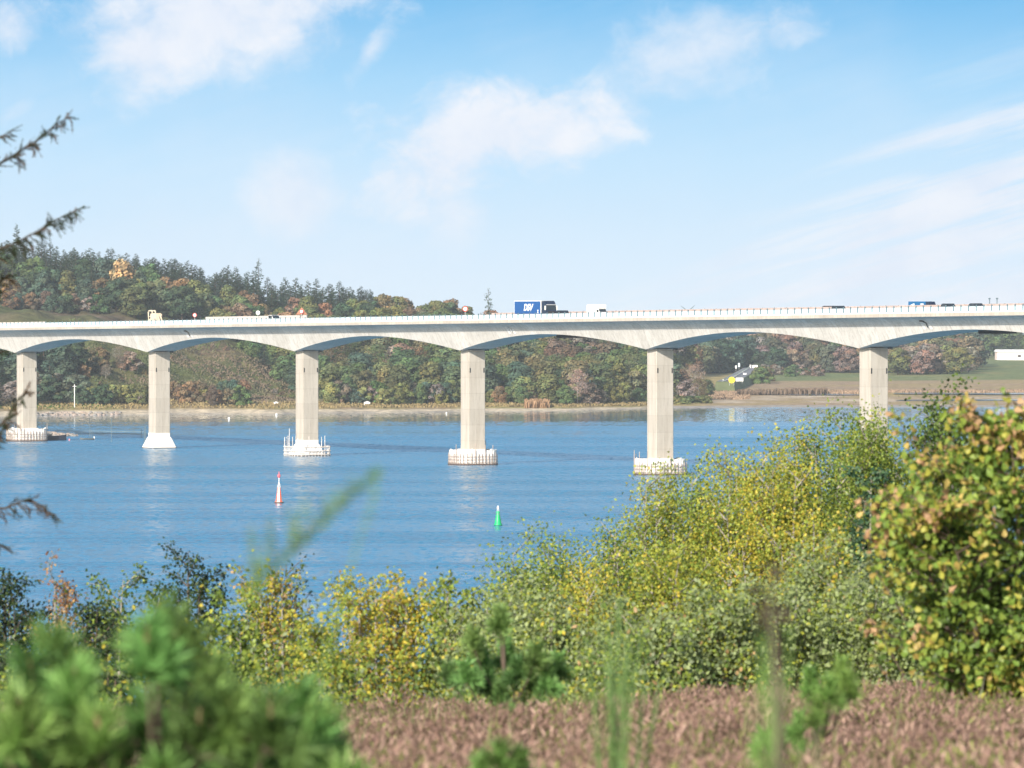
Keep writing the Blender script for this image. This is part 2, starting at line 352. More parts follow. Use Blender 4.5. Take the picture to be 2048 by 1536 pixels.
# ------------------------------------------------------------------ water
m = mat('sea_water', (.03, .17, .30), .12, spec=.5); t = NT(m.node_tree); b = m.node_tree.nodes['Principled BSDF']
b.inputs['IOR'].default_value = 1.48
o = t.new('ShaderNodeTexCoord').outputs['Object']; sp = t.new('ShaderNodeSeparateXYZ'); t.put(sp.inputs[0], o)
lane = t.noise(t.scalev(o, (.0014, .016, 1), (0, 0, .05)), 1.0, 5, .6)              # wind lanes lying across the view
lane2 = t.noise(t.scalev(o, (.006, .07, 1), (0, 0, .05)), 1.0, 6, .65)
calm = t.maprange(t.m('ADD', sp.outputs[1], t.m('MULTIPLY', t.m('SUBTRACT', lane, .5), 450)), 1900, 2350, 0, 1, True)
wind = t.m('MULTIPLY', t.maprange(t.m('ADD', lane, t.m('MULTIPLY', lane2, .55)), .66, .84, 1, .62, True), t.m('SUBTRACT', 1, t.m('MULTIPLY', calm, .93)))
def slope(vec, sc, det):
    n_ = t.new('ShaderNodeTexNoise'); t.put(n_.inputs['Vector'], vec); n_.inputs['Scale'].default_value = sc; n_.inputs['Detail'].default_value = det; n_.inputs['Roughness'].default_value = .65
    q = t.new('ShaderNodeVectorMath', operation='SUBTRACT'); t.put(q.inputs[0], n_.outputs['Color']); q.inputs[1].default_value = (.5, .5, .5); return q.outputs[0]
s1 = slope(t.scalev(o, (.5, 1, 1), (0, 0, .12)), .8, 4); s2 = slope(t.scalev(o, (.75, .14, 1), (0, 0, -.06)), 1.0, 5)
ad = t.new('ShaderNodeVectorMath', operation='ADD'); t.put(ad.inputs[0], s1); t.put(ad.inputs[1], s2)
sca = t.new('ShaderNodeVectorMath', operation='SCALE'); t.put(sca.inputs[0], ad.outputs[0]); t.put(sca.inputs['Scale'], t.m('MULTIPLY', wind, 2.3))
fl = t.new('ShaderNodeVectorMath', operation='MULTIPLY_ADD'); t.put(fl.inputs[0], sca.outputs[0]); fl.inputs[1].default_value = (1, 1, 0); fl.inputs[2].default_value = (0, 0, 1)
nm = t.new('ShaderNodeVectorMath', operation='NORMALIZE'); t.put(nm.inputs[0], fl.outputs[0])
t.put(b.inputs['Normal'], nm.outputs[0]); t.put(b.inputs['Roughness'], t.maprange(wind, .03, 1, .03, .28))
mb = MB(); X = [-5500, -1500, 1500, 5500]; Yv = [-400, 300, 1200, 2000, 3000, 4900]
v = [(x, y, 0) for y in Yv for x in X]; f = [(j * 4 + i, j * 4 + i + 1, j * 4 + i + 5, j * 4 + i + 4) for j in range(5) for i in range(3)]
mb.raw(v, f); tag(mb.build('water', m), kind='structure')
M_pond = mat('still_water', (.05, .08, .1), .08)
def pond(pts, name='pond'):
    """still water lying on the marsh, outline given as (column, distance behind the shore)"""
    c = np.array([np.mean([p[0] for p in pts]), np.mean([p[1] for p in pts])]); mb = MB(); q = []
    for (u, D) in pts:
        p = farpt(u, D); q.append(p)
    q = np.array(q); z = max(farpt(u, D)[2] for u, D in pts) + .12; q[:, 2] = z
    n = len(q); v = np.vstack([q, q.mean(0)]); mb.raw(v, [(i, (i + 1) % n, n) for i in range(n)])
    tag(mb.build(name, M_pond), kind='structure')
pond([(1560, 255), (1600, 248), (1700, 250), (1725, 262), (1700, 300), (1620, 303), (1575, 288), (1500, 272)])
pond([(1785, 272), (1850, 262), (2000, 255), (2150, 262), (2150, 318), (1950, 305), (1850, 330), (1790, 300)])
pond([(1790, 95), (1900, 85), (2150, 95), (2150, 120), (1900, 128), (1800, 118)])
# ------------------------------------------------------------------ bridge
DX, DY = .43855, -.8987
RZ = math.atan2(DY, DX); BO = np.array([-155.3, 1917.0])
SL = .89 / 110
def btop(s): return CZ - 5.05 + SL * s                    # deck edge height
def bw(s, w_, z=0):                                       # bridge (along, across, above deck edge) -> world
    return (BO[0] + DX * s - DY * w_, BO[1] + DY * s + DX * w_, btop(s) + z)
def s_at(u, w_):
    k = (u - 1024) / FPX; return ((BO[1] + DX * w_) * k - (BO[0] - DY * w_)) / (DX - DY * k)
bridge = empty('bridge', (BO[0], BO[1], 0), RZ, 'long pale concrete girder bridge on tall piers across the water', 'bridge')
S0, S1 = -330.0, 990.0
def concrete(name, base, stain, jx=None, jz=None, streak=.3, sc=.5, vs=(1, 1, .12)):
    m = mat(name, base, .85, spec=.25); t = NT(m.node_tree); b = m.node_tree.nodes['Principled BSDF']
    o = t.new('ShaderNodeTexCoord').outputs['Object']; sp = t.new('ShaderNodeSeparateXYZ'); t.put(sp.inputs[0], o)
    n = t.noise(t.scalev(o, vs), sc * 2.2, 6, .65); n2 = t.noise(o, sc * .12, 3, .5); n3 = t.noise(o, sc * 6, 4, .6)
    c = t.mix(t.maprange(n, .45, .72, 0, streak), base, stain)
    c = t.mix(t.maprange(n2, .4, .7, 0, .35), c, tuple(x * .86 for x in stain))
    c = t.mix(t.maprange(n3, .35, .7, 0, .25), c, tuple(x * 1.12 for x in base))
    for ax, per, wd, am in ((0, jx, .10, .5), (2, jz, .06, .45)):
        if per:
            q = sp.outputs[ax]
            if ax == 0: q = t.m('ADD', q, t.m('MULTIPLY', t.m('SUBTRACT', n2, .5), .3))
            fr = t.m('FRACT', t.m('DIVIDE', t.m('ADD', q, 5000), per))
            ln = t.m('LESS_THAN', fr, wd / per); c = t.mix(t.m('MULTIPLY', ln, am), c, tuple(x * .45 for x in stain))
            # each cast segment has its own tone
            wn = t.new('ShaderNodeTexWhiteNoise', noise_dimensions='1D'); t.put(wn.inputs['W'], t.m('FLOOR', t.m('DIVIDE', t.m('ADD', q, 5000), per)))
            c = t.mix(t.maprange(wn.outputs[0], 0, 1, 0, .22), c, tuple(x * .8 for x in stain))
    n4 = t.noise(t.scalev(o, (1, 1, .06)), sc * 9, 3, .6); c = t.mix(t.maprange(n4, .56, .72, 0, .45), c, tuple(x * .62 for x in stain))
    t.put(b.inputs['Base Color'], c); return m
M_gird = concrete('girder_concrete', (.65, .62, .575), (.37, .335, .29), 4.4, None, .8, .5, (1, 1, .10))
M_edge = concrete('edge_beam_concrete', (.50, .45, .385), (.26, .22, .18), 2.2, None, .4, .8, (1, 1, .3))
M_pier = concrete('pier_concrete', (.455, .42, .37), (.31, .27, .22), None, 4.25, .75, .35, (1, 1, .1))
M_white = worn('white_concrete', (.68, .665, .64), .8, .07, 1.2)
M_dark = mat('dark_opening', (.03, .03, .03), .9)
M_panel = worn('pale_screen_panel', (.58, .73, .78), .35, .06, .1)
M_plinth = worn('white_plinth', (.74, .73, .70), .7, .08, .6)
M_post = mat('post_steel', (.10, .15, .18), .5)
M_steel = mat('galvanised_steel', (.45, .47, .48), .45, .3)
M_asph = worn('asphalt', (.06, .06, .062), .9, .2, .5)
M_red = mat('red_paint', (.62, .05, .04), .5)
M_whitep = mat('white_paint', (.82, .82, .80), .5)
M_rust = worn('weathered_screen', (.42, .33, .30), .85, .25, .7)
def prof(s):
    p = abs(((s / 110.0) % 1) * 2 - 1)                    # 1 at piers, 0 at midspan
    d = 3.85 + 4.15 * (p ** 1.85); wb = 6.2 - .44 * (d - 3.2)
    return [(-9.95, -.80), (-9.2, -.95), (-8.1, -1.3), (-7.2, -1.85), (-6.6, -2.5), (-6.2, -3.2), (-wb, -d), (wb, -d), (6.2, -3.2), (6.6, -2.5), (7.2, -1.85), (8.1, -1.3), (9.2, -.95), (9.95, -.80), (9.95, -.02), (-9.95, -.02)]
ss = np.unique(np.concatenate([np.arange(S0, S1 + .1, 2.5), np.arange(S0, S1 + .1, 110)]))
mb = MB(); v = []
for s in ss: v += [(s, y, btop(s) + z) for (y, z) in prof(s)]
n = 16; ix = np.arange(len(ss) - 1)[:, None] * n; j = np.arange(n)[None]; k = (j + 1) % n
mb.raw(v, np.stack([ix + j, ix + n + j, ix + n + k, ix + k], -1).reshape(-1, 4)); mb.build('girder', M_gird, bridge)
def strip(y0, y1, z0, z1, step=11.0):
    mb = MB(); sv_ = np.arange(S0, S1 + .1, step); v = []
    for s in sv_: v += [(s, y0, btop(s) + z0), (s, y1, btop(s) + z0), (s, y1, btop(s) + z1), (s, y0, btop(s) + z1)]
    ix = np.arange(len(sv_) - 1)[:, None] * 4; j = np.arange(4)[None]; k = (j + 1) % 4
    return mb.raw(v, np.stack([ix + j, ix + 4 + j, ix + 4 + k, ix + k], -1).reshape(-1, 4))
strip(-10.25, -9.953, -.82, .0).build('edge_beam', M_edge, bridge)
strip(9.953, 10.25, -.82, .0).build('edge_beam', M_edge, bridge)
strip(-9.6, 9.6, .0, .10).build('roadway', M_asph, bridge)
for sg in (-1, 1):
    a, b_ = sorted((sg * 10.25, sg * 9.75))
    rail = strip(a, b_, .004, .32).build('parapet', M_plinth, bridge)
    if sg < 0:
        strip(-10.10, -10.06, .34, 1.30).build('panel', M_panel, rail)
    strip(sg * 10.0 - .06, sg * 10.0 + .06, 1.31, 1.42).build('handrail', M_steel, rail)
    sp_ = np.arange(S0 + 2, S1, 3.43)
    if sg < 0:
        near = [s for s in sp_ if s <= s_at(2060, -10.2)][-100:]; rest = [s for s in sp_ if s not in near and s_at(-60, -10.2) < s]
        pm = MB(); pm.box(-.13, .13, -.12, .12, 0, 1.42); pm.box(-.2, .2, -.14, .14, -.02, .05); me = pm.mesh('post'); me.materials.append(M_post)
        for s in near:
            o = bpy.data.objects.new('post', me); link(o, rail); o.location = (s, -10.14, btop(s) + .3)
        pm = MB()
        for s in rest: pm.box(s - .12, s + .12, sg * 10.14 - .1, sg * 10.14 + .1, btop(s) + .3, btop(s) + 1.7)
        pm.build('post', M_post, rail)['kind'] = 'stuff'
# guard rails beside the lanes
for y in (-8.6, -.9, .9, 8.6):
    g = strip(y - .04, y + .04, .60, .92).build('guard_rail', M_steel, bridge)
# drain boxes with a pipe on the flank
for u in (372, 1015, 1845):
    s = s_at(u, -7.2); z = btop(s); mb = MB(); mb.box(s - .8, s + .8, -7.6, -6.7, z - 1.95, z - 1.35); mb.tube([(s + .5, -7.5, z - 1.9), (s + 1.2, -7.0, z - 2.2), (s + 1.4, -6.6, z - 3.3)], .14, 6)
    mb.build('drain_box', M_dark if u != 1015 else M_steel, bridge)
    for ds in (-1.9, 1.2):
        mb = MB(); mb.raw([(s + ds, -6.64, z - 2.45), (s + ds + 1.3, -6.64, z - 2.45), (s + ds + 1.6, -6.23, z - 3.2), (s + ds + .3, -6.23, z - 3.2), (s + ds + .4, -6.03, z - 3.7), (s + ds + 1.7, -6.03, z - 3.7)], [(0, 1, 2, 3), (3, 2, 5, 4)])
        mb.build('repair_patch', M_white, bridge)
# inspection gantries hanging below midspan
for u in (1120, 1968):
    s = s_at(u, 0); z = btop(s) - 4.05; mb = MB(); mb.box(s - 5, s + 9, 1.5, 3.2, z - .35, z - .05)
    for q in range(8): mb.box(s - 5 + q * 2, s - 4.85 + q * 2, 1.4, 3.3, z - .7, z + .0)
    mb.box(s - 5, s + 9, 1.4, 1.5, z - .75, z - .65)
    mb.build('inspection_gantry', M_dark, bridge)
# piers
def sq(hx, hy, z, c=.35): return [(-hx + c, -hy, z), (hx - c, -hy, z), (hx, -hy + c, z), (hx, hy - c, z), (hx - c, hy, z), (-hx + c, hy, z), (-hx, hy - c, z), (-hx, -hy + c, z)]
def loft(rings, closed=True):
    mb = MB(); v = [p for r in rings for p in r]; n = len(rings[0])
    f = [(i * n + j, i * n + (j + 1) % n, (i + 1) * n + (j + 1) % n, (i + 1) * n + j) for i in range(len(rings) - 1) for j in range(n)]
    mb.raw(v, f); mb.loops.append(np.arange(n) + (len(rings) - 1) * n); mb.tot.append(np.array([n])); mb.mi.append(np.array([0])); return mb
M_pile = worn('pile_wood', (.36, .29, .25), .9, .35, 1.5)
M_screen = worn('white_screen', (.70, .68, .665), .8, .18, .9)
M_weed = mat('weed_line', (.09, .06, .05), .9)
for k in range(-2, 9):
    s = 110.0 * k; tp = btop(s) - 8.02
    style = {1: 'flare', 2: 'open'}.get(k, 'full')
    foot = 4.6 if style != 'full' else 4.2
    pr = loft([sq(2.6, 2.45, foot, .12), sq(2.6, 2.45, tp - .35, .12), sq(2.45, 2.3, tp - .3, .1), sq(2.45, 2.3, tp + .1, .1)]).build('pier', M_pier, bridge)
    pr.location = (s, 0, 0)
    loft([sq(4.2, 4.0, -1.5), sq(4.2, 4.0, .3), sq(4.15, 3.95, .5), sq(2.95, 2.75, 3.3, .2), sq(2.65, 2.5, 3.5, .15), sq(2.65, 2.5, foot + .02, .15)]).build('pier_foot', M_white, pr)
    loft([sq(4.28, 4.08, -1.0), sq(4.28, 4.08, .22)]).build('weed_band', M_weed, pr)
    for yy_ in (-2.05, 2.05): mb = MB(); mb.box(2.55, 2.63, yy_ - .17, yy_ + .17, tp - 6.0, tp - 4.7); mb.build('slot', M_dark, pr)
    for yy_ in (-1.5, 1.5): mb = MB(); mb.box(-.8, .8, yy_ - .5, yy_ + .5, tp - .1, tp + .3); mb.build('bearing', M_dark, pr)
    mb = MB(); mb.box(2.2, 2.9, 2.5, 3.5, tp - .1, tp + .25); mb.build('bracket', M_dark, pr)
    if style == 'flare': continue
    R = 6.7; ht = 4.6 if style == 'full' else 3.1; r_ = random.Random(k)
    rx = lambda a: R * math.cos(a) / (abs(math.cos(a)) ** 4 + abs(math.sin(a)) ** 4) ** .25 * .86
    ry = lambda a: R * math.sin(a) / (abs(math.cos(a)) ** 4 + abs(math.sin(a)) ** 4) ** .25 * .86
    N = 38; mb = MB(); sc = MB()
    for i in range(N):
        a = 2 * math.pi * i / N; x, y = rx(a), ry(a); h = (ht * r_.uniform(.62, .76) if style == 'full' else ht * r_.uniform(.84, 1)) + (r_.uniform(2.2, 3.2) if r_.random() < .2 else 0)
        mb.tube([(x, y, -1.2), (x + r_.uniform(-.05, .05), y + r_.uniform(-.05, .05), h)], [.13, .09], 6)
        if style == 'open' and r_.random() < .12: mb.tube([(x, y, h - .2), (x, y, h + 2.8)], .09, 5)
    for zz in ((.7, 1.5, 2.3) if style == 'full' else (.5, 1.5, 2.6)):
        pts = [(rx(a) * 1.035, ry(a) * 1.035, zz + r_.uniform(-.04, .04)) for a in np.linspace(0, 2 * math.pi, 49)]
        mb.tube(pts, .07 if style == 'full' else .14, 4)
    mb.build('pile_fence', M_pile if style == 'full' else worn('bleached_timber', (.62, .57, .53), .85, .3, 1), pr)
    if style == 'full':
        rr_ = .955; nA = 96; zs = [-.2, 1.0, 2.5, 4.0]
        aa = np.linspace(0, 2 * np.pi, nA, endpoint=False)
        top = ht * .88 + .28 * np.sin(aa * 9 + k) * np.sin(aa * 4) + np.array([r_.uniform(-.16, .16) for _ in aa])
        v = []
        for q, zz in enumerate(zs + [None]):
            for i, a in enumerate(aa):
                f_ = rr_ + .012 * math.sin(i * 2.1 + q); v.append((rx(a) * f_, ry(a) * f_, zz if zz is not None else top[i]))
        F = [(q * nA + i, q * nA + (i + 1) % nA, (q + 1) * nA + (i + 1) % nA, (q + 1) * nA + i) for q in range(len(zs)) for i in range(nA)]
        sc.raw(v, F); sc.build('white_screen', M_screen, pr)
        loft([sq(5.3, 5.3, .4, 1.5), sq(5.3, 5.3, 3.9, 1.5)]).build('fill_deck', M_white, pr)
        mb = MB(); mb.tube([(rx(a) * 1.0, ry(a) * 1.0, .12) for a in np.linspace(0, 2 * math.pi, 49)], .27, 6); mb.build('weed_band', M_weed, pr)

# things standing along the far side of the deck
def screen_fence(u0, u1, w_, h, mat_, label):
    s0, s1 = s_at(u0, w_), s_at(u1, w_); root = empty('screen_fence', bw(s0, w_), RZ, label, 'fence')
    a = MB(); n = max(2, int((s1 - s0) / 6)); q = np.linspace(0, s1 - s0, n + 1)
    for i in range(n):
        z0, z1 = SL * q[i], SL * q[i + 1]
        a.raw([(q[i], 0, z0 + .2), (q[i + 1] - .1, 0, z1 + .2), (q[i + 1] - .1, 0, z1 + h), (q[i], 0, z0 + h), (q[i], .08, z0 + .2), (q[i + 1] - .1, .08, z1 + .2), (q[i + 1] - .1, .08, z1 + h), (q[i], .08, z0 + h)],
              [(0, 1, 2, 3), (7, 6, 5, 4), (3, 2, 6, 7), (0, 4, 5, 1), (0, 3, 7, 4), (1, 5, 6, 2)])
    a.build('screen', mat_, root)
    p_ = MB(); p_.box(-.08, .08, .085, .25, .1, h + .08); p_.box(-.14, .14, .08, .3, .02, .1); me = p_.mesh('post'); me.materials.append(M_post)
    for i in range(n + 1): o = bpy.data.objects.new('post', me); link(o, root); o.location = (q[i], 0, SL * q[i])
screen_fence(-20, 90, 9.4, 2.0, worn('pale_board', (.62, .58, .54), .8, .1, 1), 'low pale board screen on the far left end of the bridge deck')
screen_fence(411, 613, 9.4, 2.55, worn('grey_board', (.50, .47, .45), .8, .15, 1), 'long grey board screen on the bridge deck beside the white car')
screen_fence(983, 2120, 1.3, 2.05, M_rust, 'long brownish mesh screen running along the right half of the bridge deck')
# ------------------------------------------------------------------ vehicles on the deck
M_blue = mat('blue_tarpaulin', (.008, .075, .26), .45); M_navy = mat('dark_navy_paint', (.012, .022, .05), .3)
M_glass = mat('dark_glass', (.02, .03, .04), .08); M_tyre = mat('tyre_rubber', (.02, .02, .02), .9); M_trim = mat('black_trim', (.02, .02, .022), .6)
M_lamp = mat('lamp_glass', (.8, .8, .75), .15); M_grey = mat('grey_roof', (.55, .56, .57), .5)
def wheel(parent, x, y, r=.5, wd=.3):
    mb = MB(); mb.tube([(0, -wd / 2, 0), (0, wd / 2, 0)], r, 18); o = mb.build('wheel', M_tyre, parent); o.location = (x, y, r)
    mb = MB(); mb.tube([(0, -wd / 2 - .015, 0), (0, wd / 2 + .015, 0)], r * .55, 12); mb.build('rim', M_steel, o); return o
def prism(side, y0, y1, col=None):
    """side outline (x,z) extruded across"""
    n = len(side); v = [(x, y0, z) for x, z in side] + [(x, y1, z) for x, z in side]; mb = MB()
    mb.raw(v, [(i, (i + 1) % n, n + (i + 1) % n, n + i) for i in range(n)])
    for off, rev in ((0, False), (n, True)):
        q = np.arange(n) + off; mb.loops.append(q[::-1] if not rev else q); mb.tot.append(np.array([n])); mb.mi.append(np.array([0]))
    return mb
def veh(name, u_front, w_, label, cat, heading=1, group=None, sc=1.0):
    s = s_at(u_front, w_); o = empty(name, bw(s, w_, .10), RZ + (0 if heading > 0 else math.pi), label, cat, group); o.scale = (sc,) * 3; return o
# lorry: x=0 is the front bumper, x<0 behind
t_ = veh('lorry', 1103, -4.9, 'dark blue lorry with a blue trailer lettered DSV driving across the bridge', 'lorry', sc=1.17)
prism([(-16.2, 1.15), (-16.2, 3.95), (-2.95, 3.95), (-2.95, 1.15)], -1.27, 1.27).build('trailer_body', M_blue, t_)
tb = MB(); tb.box(-16.25, -2.9, -1.3, 1.3, 3.95, 4.08); tb.box(-16.25, -16.2, -1.3, 1.3, 1.1, 3.95); tb.box(-2.95, -2.88, -1.3, 1.3, 1.1, 3.95); tb.build('trailer_frame', M_whitep, t_)
tb = MB(); tb.box(-16, -1, -.45, .45, .75, 1.12); tb.box(-16.1, -15.9, -1.2, 1.2, .5, .9); tb.build('chassis', M_trim, t_)
cabn = prism([(-2.55, .55), (-2.55, 4.0), (-1.3, 4.05), (-.75, 3.7), (-.3, 3.1), (-.12, 2.0), (0, 1.3), (0, .45), (-.5, .4), (-2.0, .45)], -1.25, 1.25).build('cab', M_navy, t_)
q = MB(); q.raw([(-.27, -1.12, 3.02), (-.27, 1.12, 3.02), (-.095, 1.12, 2.05), (-.095, -1.12, 2.05)], [(0, 1, 2, 3)]); q.build('windscreen', M_glass, cabn)
q = MB(); q.box(-1.5, -.45, -1.27, -1.255, 2.1, 2.9); q.build('side_window', M_glass, cabn)
q = MB(); q.box(.002, .05, -.85, .85, .9, 1.75); q.build('grille', M_trim, cabn)
for y in (-.95, .95): q = MB(); q.box(.002, .06, y - .22, y + .22, .75, 1.0); q.build('headlight', M_lamp, cabn)
for y in (-1.45, 1.45): q = MB(); q.box(-.35, -.15, y - .13, y + .13, 2.0, 2.95); q.tube([(-.25, y, 2.9), (-.4, y * .84, 2.95)], .03, 5); q.build('mirror', M_lamp, cabn)
q = MB(); q.box(-.55, -.1, -1.1, 1.1, 3.12, 3.24); q.build('sun_visor', M_grey, cabn)
for x in (-1.2, -3.9, -12, -13.3, -14.6):
    for y in (-1.1, 1.1): wheel(t_, x, y)
def lettering(body, parent, size, M, loc, rot, align='CENTER', shear=0, ext=.02, name='lettering'):
    cu = bpy.data.curves.new('letters', 'FONT'); cu.body = body; cu.size = size; cu.extrude = ext; cu.align_x = align; cu.align_y = 'CENTER'; cu.shear = shear; cu.offset = size * .03
    o = bpy.data.objects.new('letters', cu); COL.objects.link(o); dg = bpy.context.evaluated_depsgraph_get(); me = bpy.data.meshes.new_from_object(o.evaluated_get(dg))
    bpy.data.objects.remove(o); me.materials.clear(); me.materials.append(M); o = bpy.data.objects.new(name, me); link(o, parent); o.location = loc; o.rotation_euler = rot; return o
trb = KIDS[t_.name][0]
lt = lettering('DSV', trb, 2.1, M_whitep, (-9.3, -1.30, 2.5), (math.radians(90), 0, 0), shear=.25); lt.scale = (1.15, 1, 1)
q = MB(); q.box(-4.6, -4.0, -1.295, -1.28, 1.9, 2.05); q.box(-4.45, -4.15, -1.295, -1.28, 1.45, 1.9); q.box(-4.6, -4.0, -1.295, -1.28, 1.3, 1.45); q.build('corner_mark', M_whitep, trb)
# white box lorry
t_ = veh('box_lorry', 1207, -4.9, 'white box lorry driving on the bridge ahead of the blue lorry', 'lorry', sc=1.0)
bx = prism([(-7.1, .9), (-7.1, 3.45), (-.9, 3.45), (-.9, 2.5), (-2.2, 2.2), (-2.2, .9)], -1.2, 1.2).build('cargo_box', M_whitep, t_)
cb = prism([(-2.15, .45), (-2.15, 2.15), (-1.5, 2.4), (-.8, 2.35), (-.25, 1.55), (0, 1.35), (0, .45)], -1.05, 1.05).build('cab', M_whitep, t_)
q = MB(); q.raw([(-.77, -1.0, 2.33), (-.77, 1.0, 2.33), (-.23, 1.0, 1.58), (-.23, -1.0, 1.58)], [(0, 1, 2, 3)]); q.build('windscreen', M_glass, cb)
q = MB(); q.box(-1.9, -.75, -1.07, -1.052, 1.55, 2.15); q.build('side_window', M_glass, cb)
for x in (-1.0, -5.6):
    for y in (-1.0, 1.0): wheel(t_, x, y, .42, .25)
# far blue lorry
t_ = veh('lorry', 1866, 6.0, 'small bright blue lorry top showing above the screen at the right end of the bridge', 'lorry', heading=1, sc=.72)
bd = prism([(-14.0, 1.1), (-14.0, 3.95), (-2.9, 3.95), (-2.9, 1.1)], -1.25, 1.25).build('trailer_body', mat('bright_blue', (.01, .11, .28), .4), t_)
q = MB(); q.raw([(-13.2, -1.27, 2.3), (-10, -1.27, 2.3), (-10, -1.27, 3.35), (-12.3, -1.27, 2.9)], [(0, 1, 2, 3)]); q.box(-6, -4, -1.275, -1.26, 2.9, 3.25); q.build('pale_marking', M_whitep, bd)
cb = prism([(-2.5, .5), (-2.5, 3.85), (-1, 3.9), (-.3, 3.0), (0, 1.3), (0, .5)], -1.22, 1.22).build('cab', M_navy, t_)
q = MB(); q.raw([(-.88, -1.1, 3.7), (-.88, 1.1, 3.7), (-.2, 1.1, 2.3), (-.2, -1.1, 2.3)], [(0, 1, 2, 3)]); q.build('windscreen', M_glass, cb)
for x in (-1.2, -3.9, -12, -13.3):
    for y in (-1.1, 1.1): wheel(t_, x, y)
def car(u, w_, col, label, sc=1.1, group=None, tall=0):
    t_ = veh('car', u, w_, label, 'car', sc=sc, group=group)
    M = mat('car_paint', col, .25)
    h = 1.48 + tall
    b_ = prism([(-4.5, .35), (-4.55, .95), (-4.1, 1.02), (-3.6, h - .1), (-3.1, h), (-1.9, h), (-1.15, 1.05), (-.2, .85), (0, .6), (0, .3)], -.9, .9).build('body', M, t_)
    q = MB(); q.box(-3.5, -1.6, -.915, -.902, 1.0, h - .12); q.build('side_window', M_glass, b_)
    q = MB(); q.raw([(-1.8, -.8, h - .05), (-1.8, .8, h - .05), (-1.13, .8, 1.1), (-1.13, -.8, 1.1)], [(0, 1, 2, 3)]); q.build('windscreen', M_glass, b_)
    for x in (-.9, -3.6):
        for y in (-.8, .8): wheel(t_, x, y, .33, .2)
    return t_
car(1136, -4.9, (.01, .012, .02), 'black car whose roof shows just in front of the blue lorry', 1.25, tall=.25)
car(557, -4.9, (.75, .76, .76), 'white van shaped car passing in front of the grey screen on the bridge', 1.3, tall=.35)
car(1690, -4.9, (.012, .014, .018), 'dark car roof between the white box lorry and the far blue lorry', 1.2, tall=.2)
car(1672, 2.6, (.02, .022, .03), 'dark car roof just behind another dark roof left of the far blue lorry', 1.3, tall=.2)
car(1910, -4.9, (.01, .012, .016), 'black car roof just right of the far blue lorry', 1.2, tall=.25)
car(1966, -4.9, (.012, .014, .02), 'dark low car roof nearest the right edge of the bridge deck', 1.2, tall=.2)
# works lift on the deck
s = s_at(300, -8.0); t_ = empty('work_platform', bw(s, -8.0, .1), RZ, 'cream maintenance hoist with an arched frame standing on the left part of the bridge', 'hoist')
M_cream = worn('cream_paint', (.58, .50, .38), .6, .1, 2)
mb = MB()
for y in (-.5, .5):
    mb.tube([(0, y, 0), (0, y, 3.9), (.4, y, 4.3), (2.6, y, 4.35), (3.1, y, 4.0), (3.1, y, 2.6)], .24, 6)
for z in (1.1, 2.6, 4.2): mb.tube([(0, -.5, z), (0, .5, z)], .14, 5)
mb.build('arched_frame', M_cream, t_)
mb = MB(); mb.box(2.4, 7.2, -.9, .9, 1.2, 3.4); mb.box(3.6, 6.8, -.7, .7, 3.4, 3.6); mb.box(.2, 2.4, -.7, .7, 1.0, 1.9); mb.build('cabin', M_cream, t_)
mb = MB(); mb.box(5.4, 6.8, -.92, -.902, 1.3, 2.0); mb.build('hatch', M_pile, t_)
mb = MB(); mb.tube([(7.1, -.4, 3.0), (9.5, -.4, .1)], .16, 6); mb.tube([(7.1, .4, 3.0), (9.5, .4, .1)], .16, 6); mb.build('brace', M_cream, t_)
for x in (.8, 6.4):
    for y in (-.9, .9): wheel(t_, x, y, .5)
# signs on the deck
def road_sign(u, w_, z, r, face, ring, label, back=False):
    s = s_at(u, w_); t_ = empty('road_sign', bw(s, w_, .1), RZ + math.radians(60), label, 'sign')
    mb = MB(); mb.tube([(0, 0, 0), (0, 0, z + r)], .09, 6); mb.build('pole', M_steel, t_)
    mb = MB(); mb.tube([(.0, -.10, z), (.0, -.14, z)], r, 20); pl = mb.build('plate', ring, t_)
    mb = MB(); mb.tube([(.0, -.141, z), (.0, -.16, z)], r * .68, 20); mb.build('plate_face', face, pl); return t_
road_sign(389.5, -8.9, 2.75, .62, M_whitep, M_red, 'small red ringed round sign right of the cream hoist')
road_sign(516, 8.9, 3.4, .62, M_grey, M_whitep, 'pale grey round sign standing left of the white van shaped car')
ts = road_sign(603, 8.9, 3.5, .62, M_whitep, M_red, 'round white sign in front of a brown triangular board on the bridge')
mb = prism([(-1.7, 2.6), (1.7, 2.6), (0, 4.8)], .3, .4); mb.build('triangular_board', worn('brown_board', (.35, .16, .10), .8, .2, 2), ts)
road_sign(930.5, -8.9, 3.0, .72, M_whitep, M_red, 'red ringed round sign standing left of the blue lorry')
for u, lab in ((1979, 'left one of two thin lamp posts at the right end of the bridge'), (1994, 'right one of two thin lamp posts at the right end of the bridge')):
    s = s_at(u, 9.2); t_ = empty('marker_post', bw(s, 9.2, .1), RZ, lab, 'post', 'thin posts on the bridge deck'); mb = MB(); mb.tube([(0, 0, 0), (0, 0, 3.2)], .12, 6); mb.build('pole', M_post, t_)
    mb = MB(); mb.lathe([(0, 3.1), (.28, 3.15), (.28, 3.4), (0, 3.5)], 8); mb.build('lamp_head', M_post, t_)
